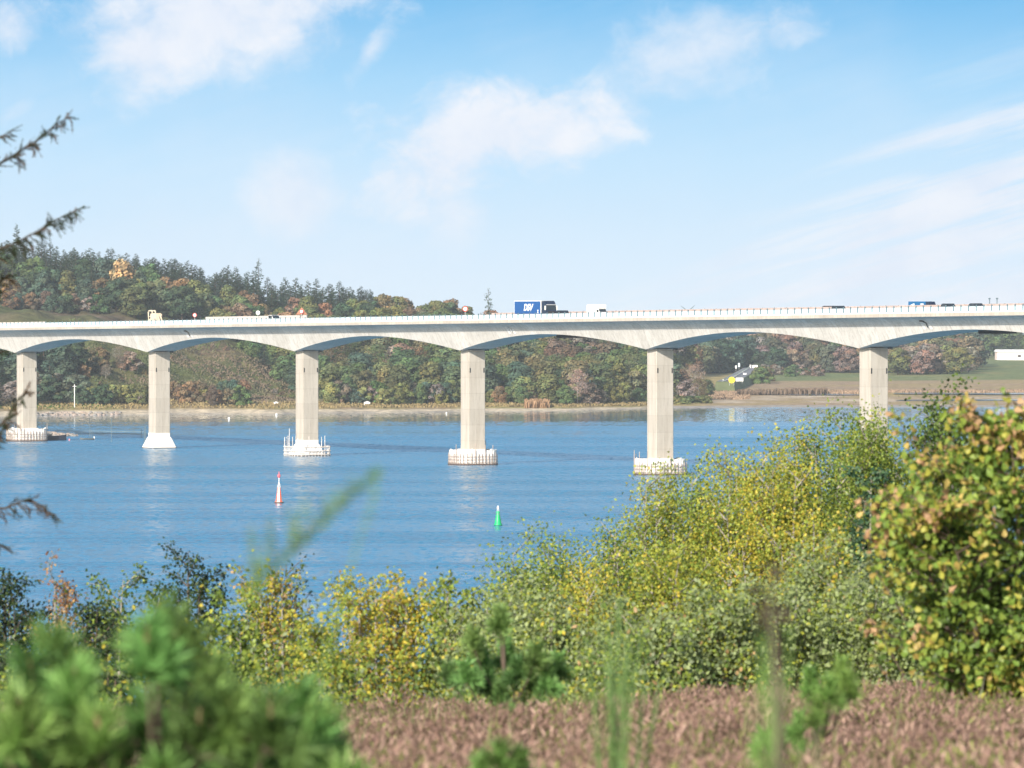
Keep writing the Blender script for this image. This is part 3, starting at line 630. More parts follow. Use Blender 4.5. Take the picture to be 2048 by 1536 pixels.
# wind turbine far behind
p = P(1376, 623, 4700); g0 = 9.5
t_ = empty('wind_turbine', (p[0], p[1], g0), 0, 'distant wind turbine whose two blade tips show above the deck right of the white lorry', 'wind turbine')
mb = MB(); mb.tube([(0, 0, 0), (0, 0, p[2] - g0)], [1.2, .7], 10); mb.build('tower', M_grey, t_)
mb = MB(); mb.box(-.8, .8, -1.5, 2.5, p[2] - g0 - .8, p[2] - g0 + .9); mb.build('nacelle', M_grey, t_)
for a in (-52, 48, 175):
    mb = MB(); mb.raw([(-.5, -1.6, 0), (.5, -1.6, 0), (.5, -1.7, 2), (.05, -1.7, 7.5), (-.15, -1.7, 7.5), (-.5, -1.9, 2), (0, -1.3, 0), (0, -1.55, 3)], [(0, 1, 2, 3), (0, 3, 4, 5), (0, 6, 7, 5), (1, 6, 7, 2)])
    o = mb.build('blade', M_post, t_); o.location = (0, 0, p[2] - g0); o.rotation_euler = (0, math.radians(a), 0)

# ------------------------------------------------------------------ things on the water
def wy(v): return CZ * FPX / (v - HY)
Y = wy(1006); x = (558 - 1024) / FPX * Y
t_ = empty('buoy', (x, Y, 0), 0, 'red and white striped buoy with a ball topmark floating left of the green one', 'buoy')
M_or = mat('orange_red_paint', (.75, .13, .07), .45); M_green = mat('green_paint', (.0, .38, .12), .4)
pr_ = [(.90, -.5), (.90, .35), (.72, .5), (.62, 1.2), (.42, 2.7), (.34, 3.4), (.05, 3.45)]
mb = MB(); sides = 24; a = np.linspace(0, 2 * np.pi, sides, endpoint=False); prr = np.array(pr_); n_ = len(prr)
v = np.stack([prr[:, 0][:, None] * np.cos(a), prr[:, 0][:, None] * np.sin(a), np.repeat(prr[:, 1][:, None], sides, 1)], -1).reshape(-1, 3)
for i in range(n_ - 1):
    for j in range(sides):
        mb.raw(v[[i * sides + j, i * sides + (j + 1) % sides, (i + 1) * sides + (j + 1) % sides, (i + 1) * sides + j]], [(0, 1, 2, 3)], mi=((j + 5) // 3) % 2)
body = mb.build('body', [M_or, M_whitep], t_)
mb = MB(); mb.lathe([(1.02, -.3), (1.02, .22), (.9, .26)], 20); mb.build('waterline_collar', M_weed, t_)
mb = MB(); mb.tube([(0, 0, 3.4), (0, 0, 5.6)], .09, 6)
for q in range(4): mb.tube([(.32 * math.cos(q * 1.57), .32 * math.sin(q * 1.57), 3.4), (.08 * math.cos(q * 1.57), .08 * math.sin(q * 1.57), 4.4)], .05, 4)
mb.build('mast', M_whitep, t_)
mb = MB(); mb.lathe([(.01, 5.4), (.2, 5.48), (.34, 5.75), (.34, 6.0), (.2, 6.25), (.01, 6.35)], 12); mb.tube([(0, 0, 6.3), (0, 0, 6.8)], .09, 5); mb.build('ball_topmark', mat('pink_red_paint', (.72, .12, .15), .5), t_)
Y = wy(1051); x = (996 - 1024) / FPX * Y
t_ = empty('buoy', (x, Y, 0), 0, 'bright green cone shaped buoy with a small white lantern on top', 'buoy')
mb = MB(); mb.lathe([(.82, -.4), (.82, .18), (.70, .35), (.45, 1.7), (.34, 2.6), (.31, 2.75), (.05, 2.8)], 20); mb.build('body', M_green, t_, smooth=True)
mb = MB(); mb.lathe([(.86, -.3), (.86, .1), (.8, .14)], 20); mb.build('waterline_collar', mat('dark_green', (.0, .12, .05), .6), t_)
mb = MB(); mb.box(-.3, .3, -.36, -.30, 2.05, 2.35); mb.build('bracket', M_post, t_)
mb = MB()
for q in range(4): mb.tube([(.26 * math.cos(q * 1.57 + .8), .26 * math.sin(q * 1.57 + .8), 2.7), (.14 * math.cos(q * 1.57 + .8), .14 * math.sin(q * 1.57 + .8), 3.3)], .04, 4)
mb.lathe([(.01, 3.2), (.2, 3.25), (.2, 3.55), (.1, 3.8), (.01, 3.85)], 10); mb.build('lantern', M_whitep, t_)
def hull(Ln, B, H, col, name, label, u, v, rz, inside=(.35, .33, .3)):
    Y = wy(v); t_ = empty(name, ((u - 1024) / FPX * Y, Y, 0), rz, label, 'boat')
    xs_ = np.linspace(-1, 1, 13); rings = []
    for x in xs_:
        f = (1 - max(0, x) ** 2.4) * (1 if x > -.95 else .85); sh = H * (1 + .35 * max(0, x) ** 2)
        rings.append([(x * Ln / 2, -B / 2 * f, sh), (x * Ln / 2, -B / 2 * f * .86, .1), (x * Ln / 2, 0, -.15), (x * Ln / 2, B / 2 * f * .86, .1), (x * Ln / 2, B / 2 * f, sh), (x * Ln / 2, B / 2 * f * .88, sh - .04), (x * Ln / 2, 0, sh * .45), (x * Ln / 2, -B / 2 * f * .88, sh - .04)])
    loft(rings).build('hull', mat(name + '_paint', col, .5), t_)
    mb = MB()
    for x in (-.45, .1): mb.box(x * Ln / 2, x * Ln / 2 + .35, -B * .42, B * .42, H * .72, H * .8)
    mb.build('thwart', worn('boat_wood', inside, .8, .2, 2), t_); return t_
b_ = hull(4.6, 1.7, .55, (.10, .12, .13), 'rowing_boat', 'small grey open boat moored right of the leftmost pier', 174, 879.5, math.radians(195))
mb = MB(); mb.tube([(-1.5, 0, .3), (-1.5, 0, 3.2)], .05, 5); mb.build('flag_staff', M_post, b_)
mb = MB(); mb.box(-2.5, -2.2, -.2, .2, .0, 1.05); mb.build('outboard_motor', M_whitep, b_)
hull(6.4, 2.4, 1.45, (.015, .02, .04), 'work_boat', 'dark blue flat boat lying against the fenced foot of the leftmost pier', 113, 880.5, math.radians(4))
# small round floats
for u, v, r, lab in ((458, 838, .45, 'white mooring ball floating near the far shore left of the second span'), (553, 830, .45, 'small white float near the far shore just left of the third pier'), (139, 881, .28, 'tiny pink float beside the dark boat'), (893, 827, .3, 'tiny white float near the far shore left of the fourth pier')):
    Y = wy(v); mb = MB(); mb.lathe([(.01, -.3), (r * .8, -.1), (r, .25), (r * .75, .25 + r * .7), (.01, .3 + r)], 12); o = mb.build('float', M_whitep if r > .29 else mat('pink_paint', (.7, .25, .3), .5), smooth=True); o.location = ((u - 1024) / FPX * Y, Y, 0); tag(o, lab, 'float')
# stakes and poles
for u, v, h, lab in ((223, 884, 7.5, 'taller thin dark stake standing in the water between the two leftmost piers'), (179.5, 874, 6, 'thin stake standing behind the grey boat'), (283, 875, 3.0, 'thin leaning stake left of the flared white pier foot')):
    Y = wy(v); mb = MB(); mb.tube([(0, 0, -.5), (0, 0, h)], .11, 6); mb.tube([(-.25, 0, h * .8), (.25, 0, h * .8)], .05, 4)
    o = mb.build('stake', M_post); o.location = ((u - 1024) / FPX * Y, Y, 0); tag(o, lab, 'stake')
p = farpt(149, 22); mb = MB(); mb.tube([(0, 0, 0), (0, 0, 9.5)], .16, 6); mb.box(-.8, .8, -.08, .08, 8.6, 8.75); o = mb.build('pole', M_whitep); o.location = p; tag(o, 'white painted pole standing on the shore below the dark shrubs', 'pole')
s = s_at(288, 3); t_ = empty('ladder', bw(s_at(290, 0), -1, -btop(s_at(290, 0))), RZ, 'dark steel ladder standing in the water behind the flared white pier foot', 'ladder')
Yl = wy(884); t_.location = ((289.5 - 1024) / FPX * Yl, Yl, 0)
mb = MB(); mb.tube([(-.4, 0, -.3), (-.2, 0, 5)], .10, 5); mb.tube([(.6, 0, -.3), (.6, 0, 5)], .10, 5); mb.build('rail', M_post, t_)
mb = MB(); [mb.tube([(-.35, 0, z), (.6, 0, z)], .07, 4) for z in np.arange(.3, 5, .55)]; mb.build('rungs', M_post, t_)
# floating booms
for (u0, v0, u1, v1, lab) in ((110, 862, 288, 864, 'upper one of two long dark floating booms left of the flared pier'), (150, 866.5, 283, 868.5, 'lower one of two long dark floating booms left of the flared pier')):
    a_ = P(u0, v0, wy(v0)); c_ = P(u1, v1, wy(v1)); mb = MB(); nn_ = 30
    pts = [a_ + (c_ - a_) * i / nn_ + np.array([0, 1.2 * math.sin(i * .6), .05]) for i in range(nn_ + 1)]; mb.tube(pts, .24, 6); o = mb.build('floating_boom', M_post); tag(o, lab, 'boom', 'floating booms')
# rock breakwater of boulders
def rock(c, r, rnd):
    mb = MB(); a = np.linspace(0, 2 * np.pi, 8, endpoint=False)
    rr = [1 + rnd.uniform(-.25, .25) for _ in range(8)]; v = []
    for z, f in ((-.3, .8), (.15, 1), (.55, .8), (.8, .4)): v += [(c[0] + r * f * rr[i] * math.cos(a[i]) * 1.3, c[1] + r * f * rr[(i + 1) % 8] * math.sin(a[i]), c[2] + z * r + rnd.uniform(-.1, .1) * r) for i in range(8)]
    mb.raw(v, [(q * 8 + i, q * 8 + (i + 1) % 8, q * 8 + 8 + (i + 1) % 8, q * 8 + 8 + i) for q in range(3) for i in range(8)])
    mb.loops.append(np.arange(8) + 24); mb.tot.append(np.array([8])); mb.mi.append(np.array([0])); return mb
M_rock = [worn('pink_granite', (.31, .25, .21), .9, .25, 2), worn('grey_granite', (.24, .225, .21), .9, .25, 2)]
rnd = random.Random(5); Yb = wy(872)
protos = []
for i in range(4): me = rock((0, 0, 0), 1, rnd).mesh('boulder'); me.materials.append(M_rock[i % 2]); protos.append(me)
def boulder(p, r, lab, grp):
    o = bpy.data.objects.new('boulder', protos[rnd.randrange(4)]); link(o); o.location = p; o.rotation_euler = (0, 0, rnd.uniform(0, 6)); o.scale = (r, r, r * rnd.uniform(.8, 1.1)); tag(o, lab, 'rock', grp)
for i in range(60):
    u = 95 + 60 * (rnd.random() ** 1.3); f = (160 - u) / 65
    boulder(((u - 1024) / FPX * Yb, Yb + rnd.uniform(-5, 5), rnd.uniform(0, 1.1 * f)), rnd.uniform(.55, 1.05) * (.6 + .5 * f), 'pinkish boulder heaped in the breakwater right of the leftmost pier', 'boulders in the breakwater')
for i in range(90):
    u = rnd.uniform(70, 240); p = farpt(u, rnd.uniform(-3, 6)); boulder(p, rnd.uniform(.4, 1.0), 'boulder lying along the far shore under the shrubs left of the second pier', 'boulders along the far shore')

# ------------------------------------------------------------------ far road, signs and building
def sheet(pts_l, pts_r, name, M, lift, parent=None):
    v = []
    for (a, b_) in zip(pts_l, pts_r): v += [a, b_]
    v = np.array(v, float); mb = MB(); mb.raw(v, [(2 * i, 2 * i + 1, 2 * i + 3, 2 * i + 2) for i in range(len(pts_l) - 1)]); return mb.build(name, M, parent)
# the road climbs a low embankment towards the wood
emb = [(1432, 1466, 378, 4.8), (1452, 1490, 520, 4.3), (1468, 1505, 700, 3.8), (1480, 1516, 860, 3.2), (1487, 1520, 960, 2.9)]
def rpt(u, D, lift): p = farpt(u, D); return np.array([p[0], p[1], p[2] + lift])
ridge_l = [rpt(u0 - 6, D, -1) for u0, u1, D, e in emb]; ridge_r = [rpt(u1 + 10, D, -1) for u0, u1, D, e in emb]
tl = [rpt(u0, D, e) for u0, u1, D, e in emb]; tr = [rpt(u1, D, e) for u0, u1, D, e in emb]
mb = MB(); v = []
for a_, b_, c_, d_ in zip(ridge_l, tl, tr, ridge_r): v += [a_, b_, c_, d_]
mb.raw(v, [(4 * i + j, 4 * i + j + 1, 4 * i + j + 5, 4 * i + j + 4) for i in range(4) for j in range(3)])
q0 = (tl[0] + tr[0]) / 2 + np.array([0, -14, -5.2]); mb.raw([ridge_l[0], tl[0], tr[0], ridge_r[0], q0 + [-5, 0, 0], q0 + [5, 0, 0]], [(1, 4, 5, 2)]); mb.raw([ridge_l[0], tl[0], q0 + [-5, 0, 0]], [(0, 2, 1)]); mb.raw([tr[0], ridge_r[0], q0 + [5, 0, 0]], [(0, 2, 1)])
tag(mb.build('embankment', worn('embankment_turf', (.13, .15, .06), .95, .3, .1)), kind='structure')
up = np.array([0, 0, .06])
tag(sheet([a + (b - a) * .03 + up for a, b in zip(tl, tr)], [a + (b - a) * .97 + up for a, b in zip(tl, tr)], 'road', worn('worn_asphalt', (.17, .17, .185), .9, .15, .2), 0), kind='structure')
tag(sheet([a + (b - a) * .33 + up * 2 for a, b in zip(tl, tr)], [a + (b - a) * .38 + up * 2 for a, b in zip(tl, tr)], 'road_marking', M_whitep, 0), kind='structure')
mb = MB(); gl = [a + (b - a) * .42 + np.array([0, 0, .9]) for a, b in zip(tl, tr)]; mb.tube(gl, .35, 4); tag(mb.build('crash_barrier', worn('yellowed_rail', (.62, .62, .42), .7, .1, .3)), 'yellowish crash barrier down the middle of the far road', 'barrier')
M_yel = mat('yellow_paint', (.85, .62, .02), .5)
def board(u, v, Y, wpx, hpx, M, name, label, disc=False, foot=2.0, extra=None):
    p = P(u, v, Y); k = Y / FPX; wd, h = wpx * k, hpx * k; t_ = empty(name, (p[0], p[1], p[2] - foot - h / 2), 0, label, 'sign')
    mb = MB()
    for sx in ((-.35, .35) if wpx > 5 else (0,)): mb.tube([(sx * wd, .1, 0), (sx * wd, .1, foot + h * .6)], .1, 5)
    mb.build('post', M_steel, t_); mb = MB()
    if disc: mb.tube([(0, 0, foot + h / 2), (0, -.08, foot + h / 2)], wd / 2, 16)
    else: mb.box(-wd / 2, wd / 2, -.08, 0, foot, foot + h)
    pb = mb.build('panel', M, t_)
    if extra: mb = MB(); mb.box(-wd * .35, wd * .35, -.10, -.082, foot + h * .35, foot + h * .55); mb.build('text_lines', M_grey, pb)
    return t_
board(1463.5, 760, 2940, 13, 10, M_yel, 'road_sign', 'large round yellow board at the near end of the far road', True, 1.5)
board(1479, 759, 2945, 15, 7, M_whitep, 'road_sign', 'wide white board right of the yellow one at the end of the far road', False, 1.0)
board(1478, 730, 3480, 4, 8, M_panel, 'road_sign', 'tall narrow pale blue sign at the top of the far road', False, 1.5)
board(1472, 734, 3460, 3, 6, M_whitep, 'road_sign', 'smaller pale sign just left of the tall narrow blue one', False, 1.5)
board(1501, 733, 3500, 3, 7, M_whitep, 'road_sign', 'narrow white sign with a red top left of the wide white board under the trees', False, 1.2)
board(1510, 733, 3500, 10.5, 6, M_whitep, 'road_sign', 'wide white board with grey lines under the dark trees', False, 1.2, True)
board(1536, 733, 3500, 2.6, 6, M_panel, 'road_sign', 'small pale sign alone right of the wide white board', False, 1.0)
board(1406, 731, 3500, 3, 3, M_whitep, 'road_sign', 'tiny white square sign left of the far road', False, 1.0)
t_ = car(1492, 0, (.8, .8, .8), 'white car driving on the far road'); p = (tl[1] + (tr[1] - tl[1]) * .8); p2 = (tl[2] + (tr[2] - tl[2]) * .8); t_.location = p + (p2 - p) * .45 + up * 2; t_.rotation_euler = (0, 0, math.radians(-92)); t_.scale = (1, 1, 1)
# long pale building at the right edge
Yb = 4010; z0 = float(farD(2010, Yb - shoreY(2010))); k = Yb / FPX
t_ = empty('building', ((1994 - 1024) * k, Yb, z0 - .2), 0, 'long low pale pink building with a light roof at the right edge', 'building')
M_pink = worn('pale_pink_wall', (.70, .56, .50), .85, .06, .2); M_roofp = worn('pale_roof', (.78, .76, .74), .7, .06, .3)
Lb = 60 ; Hb = (721 - 704) * k
mb = MB(); mb.box(0, Lb, 0, 18, 0, Hb); mb.build('wall', M_pink, t_)
mb = MB(); mb.raw([(-.6, -.6, Hb + .02), (Lb + .6, -.6, Hb + .02), (Lb + .6, 18.6, Hb + .02), (-.6, 18.6, Hb + .02), (-.3, 6, Hb + 1.5), (Lb + .3, 6, Hb + 1.5), (Lb + .3, 12, Hb + 1.5), (-.3, 12, Hb + 1.5)], [(0, 1, 5, 4), (3, 7, 6, 2), (4, 5, 6, 7), (0, 4, 7, 3), (1, 2, 6, 5)]); mb.build('roof', M_roofp, t_)
mb = MB(); mb.box(-.05, Lb + .05, -.08, -.01, 0, 1.0); mb.build('plinth', M_roofp, t_)
for q in range(6):
    mb = MB(); mb.box(14 + q * 8, 16 + q * 8, -.06, .05, 2.2, 3.6); mb.build('window', M_glass, t_)
board(1997, 716, 3950, 4, 6, M_whitep, 'pale_tank', 'small white tank-like box before the left end of the long pale building', False, .4)['category'] = 'box'
# huts
p = farpt(734, 38); t_ = empty('hut', p, .2, 'tiny white hut on the grassy far shore below the wood', 'hut')
mb = MB(); mb.box(-1.2, 1.2, -.8, .8, -.2, 1.1); mb.build('wall', M_whitep, t_); mb = prism([(-1.4, 1.11), (1.4, 1.11), (0, 1.7)], -.95, .95); mb.build('roof', M_grey, t_)
p = farpt(552, 42); t_ = empty('hut', p, .1, 'tiny white hut on the shore below the open slope left of the third pier', 'hut')
mb = MB(); mb.box(-1.0, 1.0, -.8, .8, -.2, .9); mb.build('wall', M_whitep, t_); mb = prism([(-1.2, .91), (1.2, .91), (0, 1.4)], -.95, .95); mb.build('roof', M_grey, t_)
p = farpt(1396, 410); k = 1
# ------------------------------------------------------------------ far trees: prototypes, then copies
def rdir(r, n):
    v = r.normal(size=(n, 3)); return v / np.linalg.norm(v, axis=1)[:, None]
def hexa(irr=0): return [(0, 0, 0), (.45, .25, .05), (.5, .7, .02), (0, 1, 0), (-.5, .65, .02), (-.42, .2, .05)]
def crown_broad(seed, h=1., nlobe=16, n=2600, leaf=.056, bottom=.12, width=.36, lean=0):
    """unit-height broadleaf crown made of many leaf clumps over uneven lobes"""
    r = np.random.RandomState(seed); mb = MB(); cen = []; rad = []
    for i in range(nlobe):
        t = (i + r.rand()) / nlobe; z = bottom + (1 - bottom) * (t ** .9) * .86
        ww = width * math.sin(math.pi * min(1, .22 + .72 * t)) ** .8; a = i * 2.4 + r.rand(); q = ww * (.35 + .5 * r.rand())
        cen.append((q * math.cos(a) + lean * z, q * math.sin(a), z)); rad.append(.10 + .10 * r.rand() * (1.2 - t * .5))
    cen = np.array(cen); rad = np.array(rad); pr = rad ** 2 / (rad ** 2).sum(); li = r.choice(nlobe, n, p=pr)
    d = rdir(r, n); d[:, 2] = np.where(d[:, 2] < -.35, -d[:, 2], d[:, 2]); rr = .72 + .36 * r.rand(n)
    Pn = cen[li] + d * (rad[li] * rr)[:, None] * [1.05, 1.05, .85]
    N = d * 1.0 + rdir(r, n) * .5 + [0, 0, .1]; D = np.cross(N, rdir(r, n)) + [0, 0, -.15]
    tone = (.6 + .75 * r.rand(nlobe))[li] * (.8 + .4 * r.rand(n)); hue = (r.rand(nlobe) - .5)[li] * .3 + (r.rand(n) - .5) * .25
    col = np.stack([tone * (1 + hue), tone, tone * (1 - hue * .6)], 1)
    mb.cards(Pn, D, N, leaf * (.7 + .6 * r.rand(n)), leaf * (.6 + .5 * r.rand(n)), col, hexa()); return mb
def crown_conifer(seed, n=2600, width=.17, bottom=.06, gap=0.0, leaf=.05):
    r = np.random.RandomState(seed); mb = MB(); nb = 130; z = bottom + (1 - bottom) * (np.arange(nb) / nb) ** .95
    a = r.rand(nb) * 6.28; ln = width * (1 - z) ** .72 * (.7 + .5 * r.rand(nb)) + .012
    if gap: ln *= np.where(r.rand(nb) < gap, .25, 1)
    bi = r.choice(nb, n, p=(ln / ln.sum())); t = r.rand(n) ** .65
    q = ln[bi] * t; Pn = np.stack([q * np.cos(a[bi]), q * np.sin(a[bi]), z[bi] - q * .35 + .02 * (t ** 2) + r.normal(size=n) * .006], 1)
    Pn[:, :2] += r.normal(size=(n, 2)) * .008
    D = np.stack([np.cos(a[bi]), np.sin(a[bi]), -.25 + .5 * r.rand(n)], 1) + rdir(r, n) * .55; N = np.stack([np.cos(a[bi]) * .5, np.sin(a[bi]) * .5, np.full(n, .9)], 1) + rdir(r, n) * .5
    tone = (.7 + .6 * r.rand(nb))[bi] * (.8 + .4 * r.rand(n)); col = np.stack([tone, tone, tone], 1)
    mb.cards(Pn, D, N, leaf * (.6 + .5 * r.rand(n)) * (1.15 - z[bi] * .7), leaf * .42, col, None); return mb
def trunk_mesh(r0=.018, h=.8, limbs=6, seed=0, spread=.2):
    r = random.Random(seed); mb = MB(); mb.tube([(0, 0, -.06), (.004, 0, h * .4), (0, .006, h)], [r0 * 1.2, r0 * .8, r0 * .15], 6)
    for i in range(limbs):
        a = i * 2.4 + r.random(); z = h * (.3 + .6 * i / max(1, limbs)); mb.tube([(0, 0, z), (spread * .5 * math.cos(a), spread * .5 * math.sin(a), z + .07), (spread * math.cos(a), spread * math.sin(a), z + .16)], [r0 * .5, r0 * .3, r0 * .08], 4, cap=False)
    return mb
PMB = []
PROT = {'broad': [], 'conifer': [], 'shrub': [], 'tall': [], 'sparse': [], 'bare': []}
def proto(kind, cm, tm, bark=M_bark):
    PMB.append((cm, tm, bark)); c = cm.mesh('crown'); c.materials.append(M_far); t_ = tm.mesh('trunk'); t_.materials.append(bark); PROT[kind].append((c, t_, len(PMB) - 1))
for i in range(6): proto('broad', crown_broad(i, nlobe=17 + i, width=.37), trunk_mesh(.02, .75, 7, i))
for i in range(3): proto('tall', crown_broad(20 + i, nlobe=20, width=.24, bottom=.1), trunk_mesh(.017, .8, 7, i))
for i in range(5): proto('conifer', crown_conifer(40 + i, width=.16 + .02 * (i % 3)), trunk_mesh(.013, .93, 0, i))
for i in range(2): proto('sparse', crown_conifer(60 + i, n=1100, width=.17, bottom=.1, gap=.35), trunk_mesh(.011, .99, 4, i, .1))
for i in range(4): proto('shrub', crown_broad(70 + i, nlobe=14, width=.55, bottom=.05, leaf=.075, n=1500), trunk_mesh(.018, .5, 6, i, .3))
for i in range(3): proto('bare', crown_broad(90 + i, nlobe=22, width=.33, bottom=.25, leaf=.02, n=2400), trunk_mesh(.016, .85, 14, i, .28), M_bark_grey)
NAMES = {'broad': 'broadleaf_tree', 'tall': 'broadleaf_tree', 'conifer': 'conifer_tree', 'sparse': 'conifer_tree', 'shrub': 'shrub', 'bare': 'bare_tree'}
rt = random.Random(12)
WHERE = [(35, 'at the left edge'), (225, 'at the first full span'), (370, 'at the second pier'), (540, 'at the second full span'), (680, 'at the third pier'), (860, 'at the third full span'), (1020, 'at the fourth pier'),
         (1240, 'left of the fifth pier'), (1400, 'at the fifth pier'), (1660, 'left of the sixth pier'), (1820, 'at the sixth pier'), (1960, 'right of the sixth pier'), (9999, 'at the right edge')]
def where(u): return next(t for a, t in WHERE if u < a)
MERGE = None
KEEP = [(244, 22, 325, 400), (1095, 14, 40, 56), (1155, 14, 40, 52)]
def far_tree(kind, u, D, h, col, label, group=None, wide=1.0, cat=None, name=None):
    if name != 'keep' and any(abs(u - a_) < b_ and lo_ < D < hi_ for a_, b_, lo_, hi_ in KEEP): return
    if name == 'keep': name = None
    p = farpt(u, D); c, t_, pi = PROT[kind][rt.randrange(len(PROT[kind]))]; f = rt.uniform(.98, 1.42); cc = (col[0] * f * rt.uniform(.9, 1.12), col[1] * f, col[2] * f * rt.uniform(.85, 1.15)); rz = rt.uniform(0, 6.28)
    if MERGE is not None:
        Mx = np.array(Matrix.Translation((p[0], p[1], p[2] - .4)) @ Matrix.Rotation(rz, 4, 'Z') @ Matrix.Diagonal((h * wide, h * wide, h, 1)))
        MERGE.absorb(PMB[pi][0], Mx, cc, 0); MERGE.absorb(PMB[pi][1], Mx, None, 1); return
    cat = cat or {'broad': 'tree', 'tall': 'tree', 'conifer': 'tree', 'sparse': 'tree', 'shrub': 'shrub', 'bare': 'tree'}[kind]
    o = empty(name or NAMES[kind], (p[0], p[1], p[2] - .4), rz, label, cat, group); o.scale = (h * wide, h * wide, h)
    q = bpy.data.objects.new('crown', c); link(q, o); q.color = (*cc, 1)
    q = bpy.data.objects.new('trunk', t_); link(q, o); return o
def mass(name):
    global MERGE
    o = MERGE.build(name, [M_far, M_bark]); o.color = (1, 1, 1, 1); tag(o, kind='stuff'); MERGE = None
GREEN, DKGREEN, BLUEG, OLIVE, BROWN, RUSTY, GOLD, GREYB, YELG, DKBROWN = (.060, .095, .032), (.036, .062, .028), (.048, .080, .052), (.095, .105, .035), (.155, .108, .055), (.185, .112, .062), (.29, .205, .095), (.16, .128, .10), (.15, .155, .05), (.105, .072, .045)
CW = {}
for k_, v_ in dict(green=GREEN, dark=DKGREEN, bluish=BLUEG, olive=OLIVE, brown=BROWN, rusty=RUSTY, golden=GOLD, grey=GREYB, yellowish=YELG, drab=DKBROWN).items(): CW[v_] = k_
KW = dict(broad='rounded tree', tall='narrow tree', conifer='conifer', sparse='ragged conifer', shrub='bush', bare='twiggy tree')
def row(n, u0, u1, D0, D1, kinds, cols, h0, h1, label, group, wide=1., jit=.5, fD=None):
    for i in range(n):
        u = u0 + (u1 - u0) * ((i + .5 + rt.uniform(-jit, jit)) / n); D = rt.uniform(D0, D1) if fD is None else fD(u) + rt.uniform(D0, D1)
        k_ = rt.choice(kinds); c_ = rt.choice(cols); far_tree(k_, u, D, rt.uniform(h0, h1), c_, f"{CW.get(c_, 'mottled')} {KW[k_]} {label} {where(u)}", group, wide)
# skyline conifers, nearest rows first hidden by nothing
for (D0, D1, n) in ((560, 610, 76), (500, 545, 74), (440, 490, 72)):
    row(n, -60, 750, D0, D1, ['conifer'], [DKGREEN, BLUEG, BLUEG, (.045, .07, .035)], 12, 18, ['in the back row of the hilltop', 'in the middle row of the hilltop', 'in the front row of the hilltop'][(D0 < 550) + (D0 < 490)], 'conifers along the hilltop', 1.5)
row(16, -40, 300, 400, 470, ['broad', 'conifer', 'tall'], [OLIVE, GREEN, BLUEG, DKGREEN], 14, 19, 'on the upper left hillside', 'mixed trees on the upper left hillside', 1.1)
row(12, -40, 215, 330, 385, ['broad', 'broad', 'tall', 'shrub'], [GREEN, DKGREEN, BLUEG, OLIVE, BROWN], 11, 16, 'above the pale grass strip', 'trees above the grass strip', 1.05)
row(14, -30, 215, 295, 325, ['shrub', 'broad', 'tall'], [DKGREEN, GREYB, BLUEG, DKBROWN, OLIVE], 7, 11, 'on the rim of the pale grass strip', 'lower trees above the grass strip', 1.05)
row(26, 230, 900, 395, 450, ['broad', 'tall'], [BROWN, RUSTY, OLIVE, OLIVE, DKBROWN, GREEN], 12, 17, 'on the slope just below the hilltop conifers', 'brown trees on the upper slope', 1.15)
row(26, 230, 960, 340, 390, ['broad'], [BROWN, OLIVE, OLIVE, DKBROWN, GREEN, GREEN], 12, 16, 'halfway down the wooded hillside', 'brown trees on the middle slope', 1.2)
row(24, 400, 985, 285, 335, ['broad', 'broad', 'bare'], [BROWN, OLIVE, RUSTY, GREEN, GREYB, DKBROWN], 11, 15, 'on the hillside just above the deck', 'rusty trees just above the deck', 1.2)
row(12, 225, 445, 285, 320, ['broad'], [GREEN, DKGREEN, OLIVE, (.07, .085, .04)], 14, 18, 'of great size over the hoist', 'big dark trees above the hoist', 1.3)
row(12, 740, 985, 430, 560, ['broad', 'broad', 'conifer'], [OLIVE, BROWN, GREEN, RUSTY], 12, 15, 'on the falling ridge left of the lorry', 'trees on the falling ridge', 1.1)
row(10, 880, 1010, 330, 440, ['broad', 'conifer'], [GREEN, DKGREEN, BLUEG], 12, 15, 'where the ridge drops to the deck', 'dark trees at the end of the ridge', 1.2)
far_tree('tall', 244, 402, 22.5, GOLD, 'golden orange birch like tree glowing on the left hillside', wide=1.0, name='keep')
far_tree('conifer', 33, 600, 25, BLUEG, 'tallest narrow conifer rising above the skyline at the left edge', wide=.9)
far_tree('sparse', 977, 445, 27, (.06, .09, .055), 'tall thin conifer with a ragged top at the end of the ridge', wide=.9)
far_tree('sparse', 517, 585, 25, BLUEG, 'thin conifer poking above the skyline in the middle of the ridge')
# below the bridge, left: dark conifers and scrub near the shore
row(14, -60, 150, 60, 150, ['conifer', 'broad', 'tall'], [BLUEG, DKGREEN, BLUEG, GREEN], 13, 19, 'high on the bank under the bridge', 'dark trees behind the leftmost pier', 1.35)
row(12, -60, 175, 28, 60, ['broad', 'shrub', 'conifer'], [BLUEG, (.06, .08, .05), DKGREEN, GREYB], 9, 14, 'low on the bank under the bridge', 'bushy trees near the left shore', 1.3)
row(11, 100, 270, 75, 150, ['shrub', 'bare'], [GREYB, DKBROWN, (.13, .12, .06), BROWN], 6, 10, 'beside the open slope on its left', 'greyish shrubs left of the open slope', 1.2)
row(13, 150, 300, 24, 50, ['shrub'], [DKGREEN, OLIVE, YELG, GREYB, BLUEG], 6, 9, 'on the shore between the two leftmost piers', 'shrubs between the two leftmost piers', 1.1)
row(16, 345, 490, 26, 60, ['shrub', 'shrub', 'tall'], [YELG, BROWN, RUSTY, DKBROWN, GREEN, BLUEG], 5, 10, 'at the foot of the open slope', 'shrubs at the foot of the open slope', 1.0)
row(70, 130, 670, 90, 235, ['shrub'], [(.10, .10, .05), DKBROWN, OLIVE, GREYB, (.12, .10, .045)], 1.3, 3.0, 'low on the open slope', 'low scrub bushes on the open slope', 1.1)
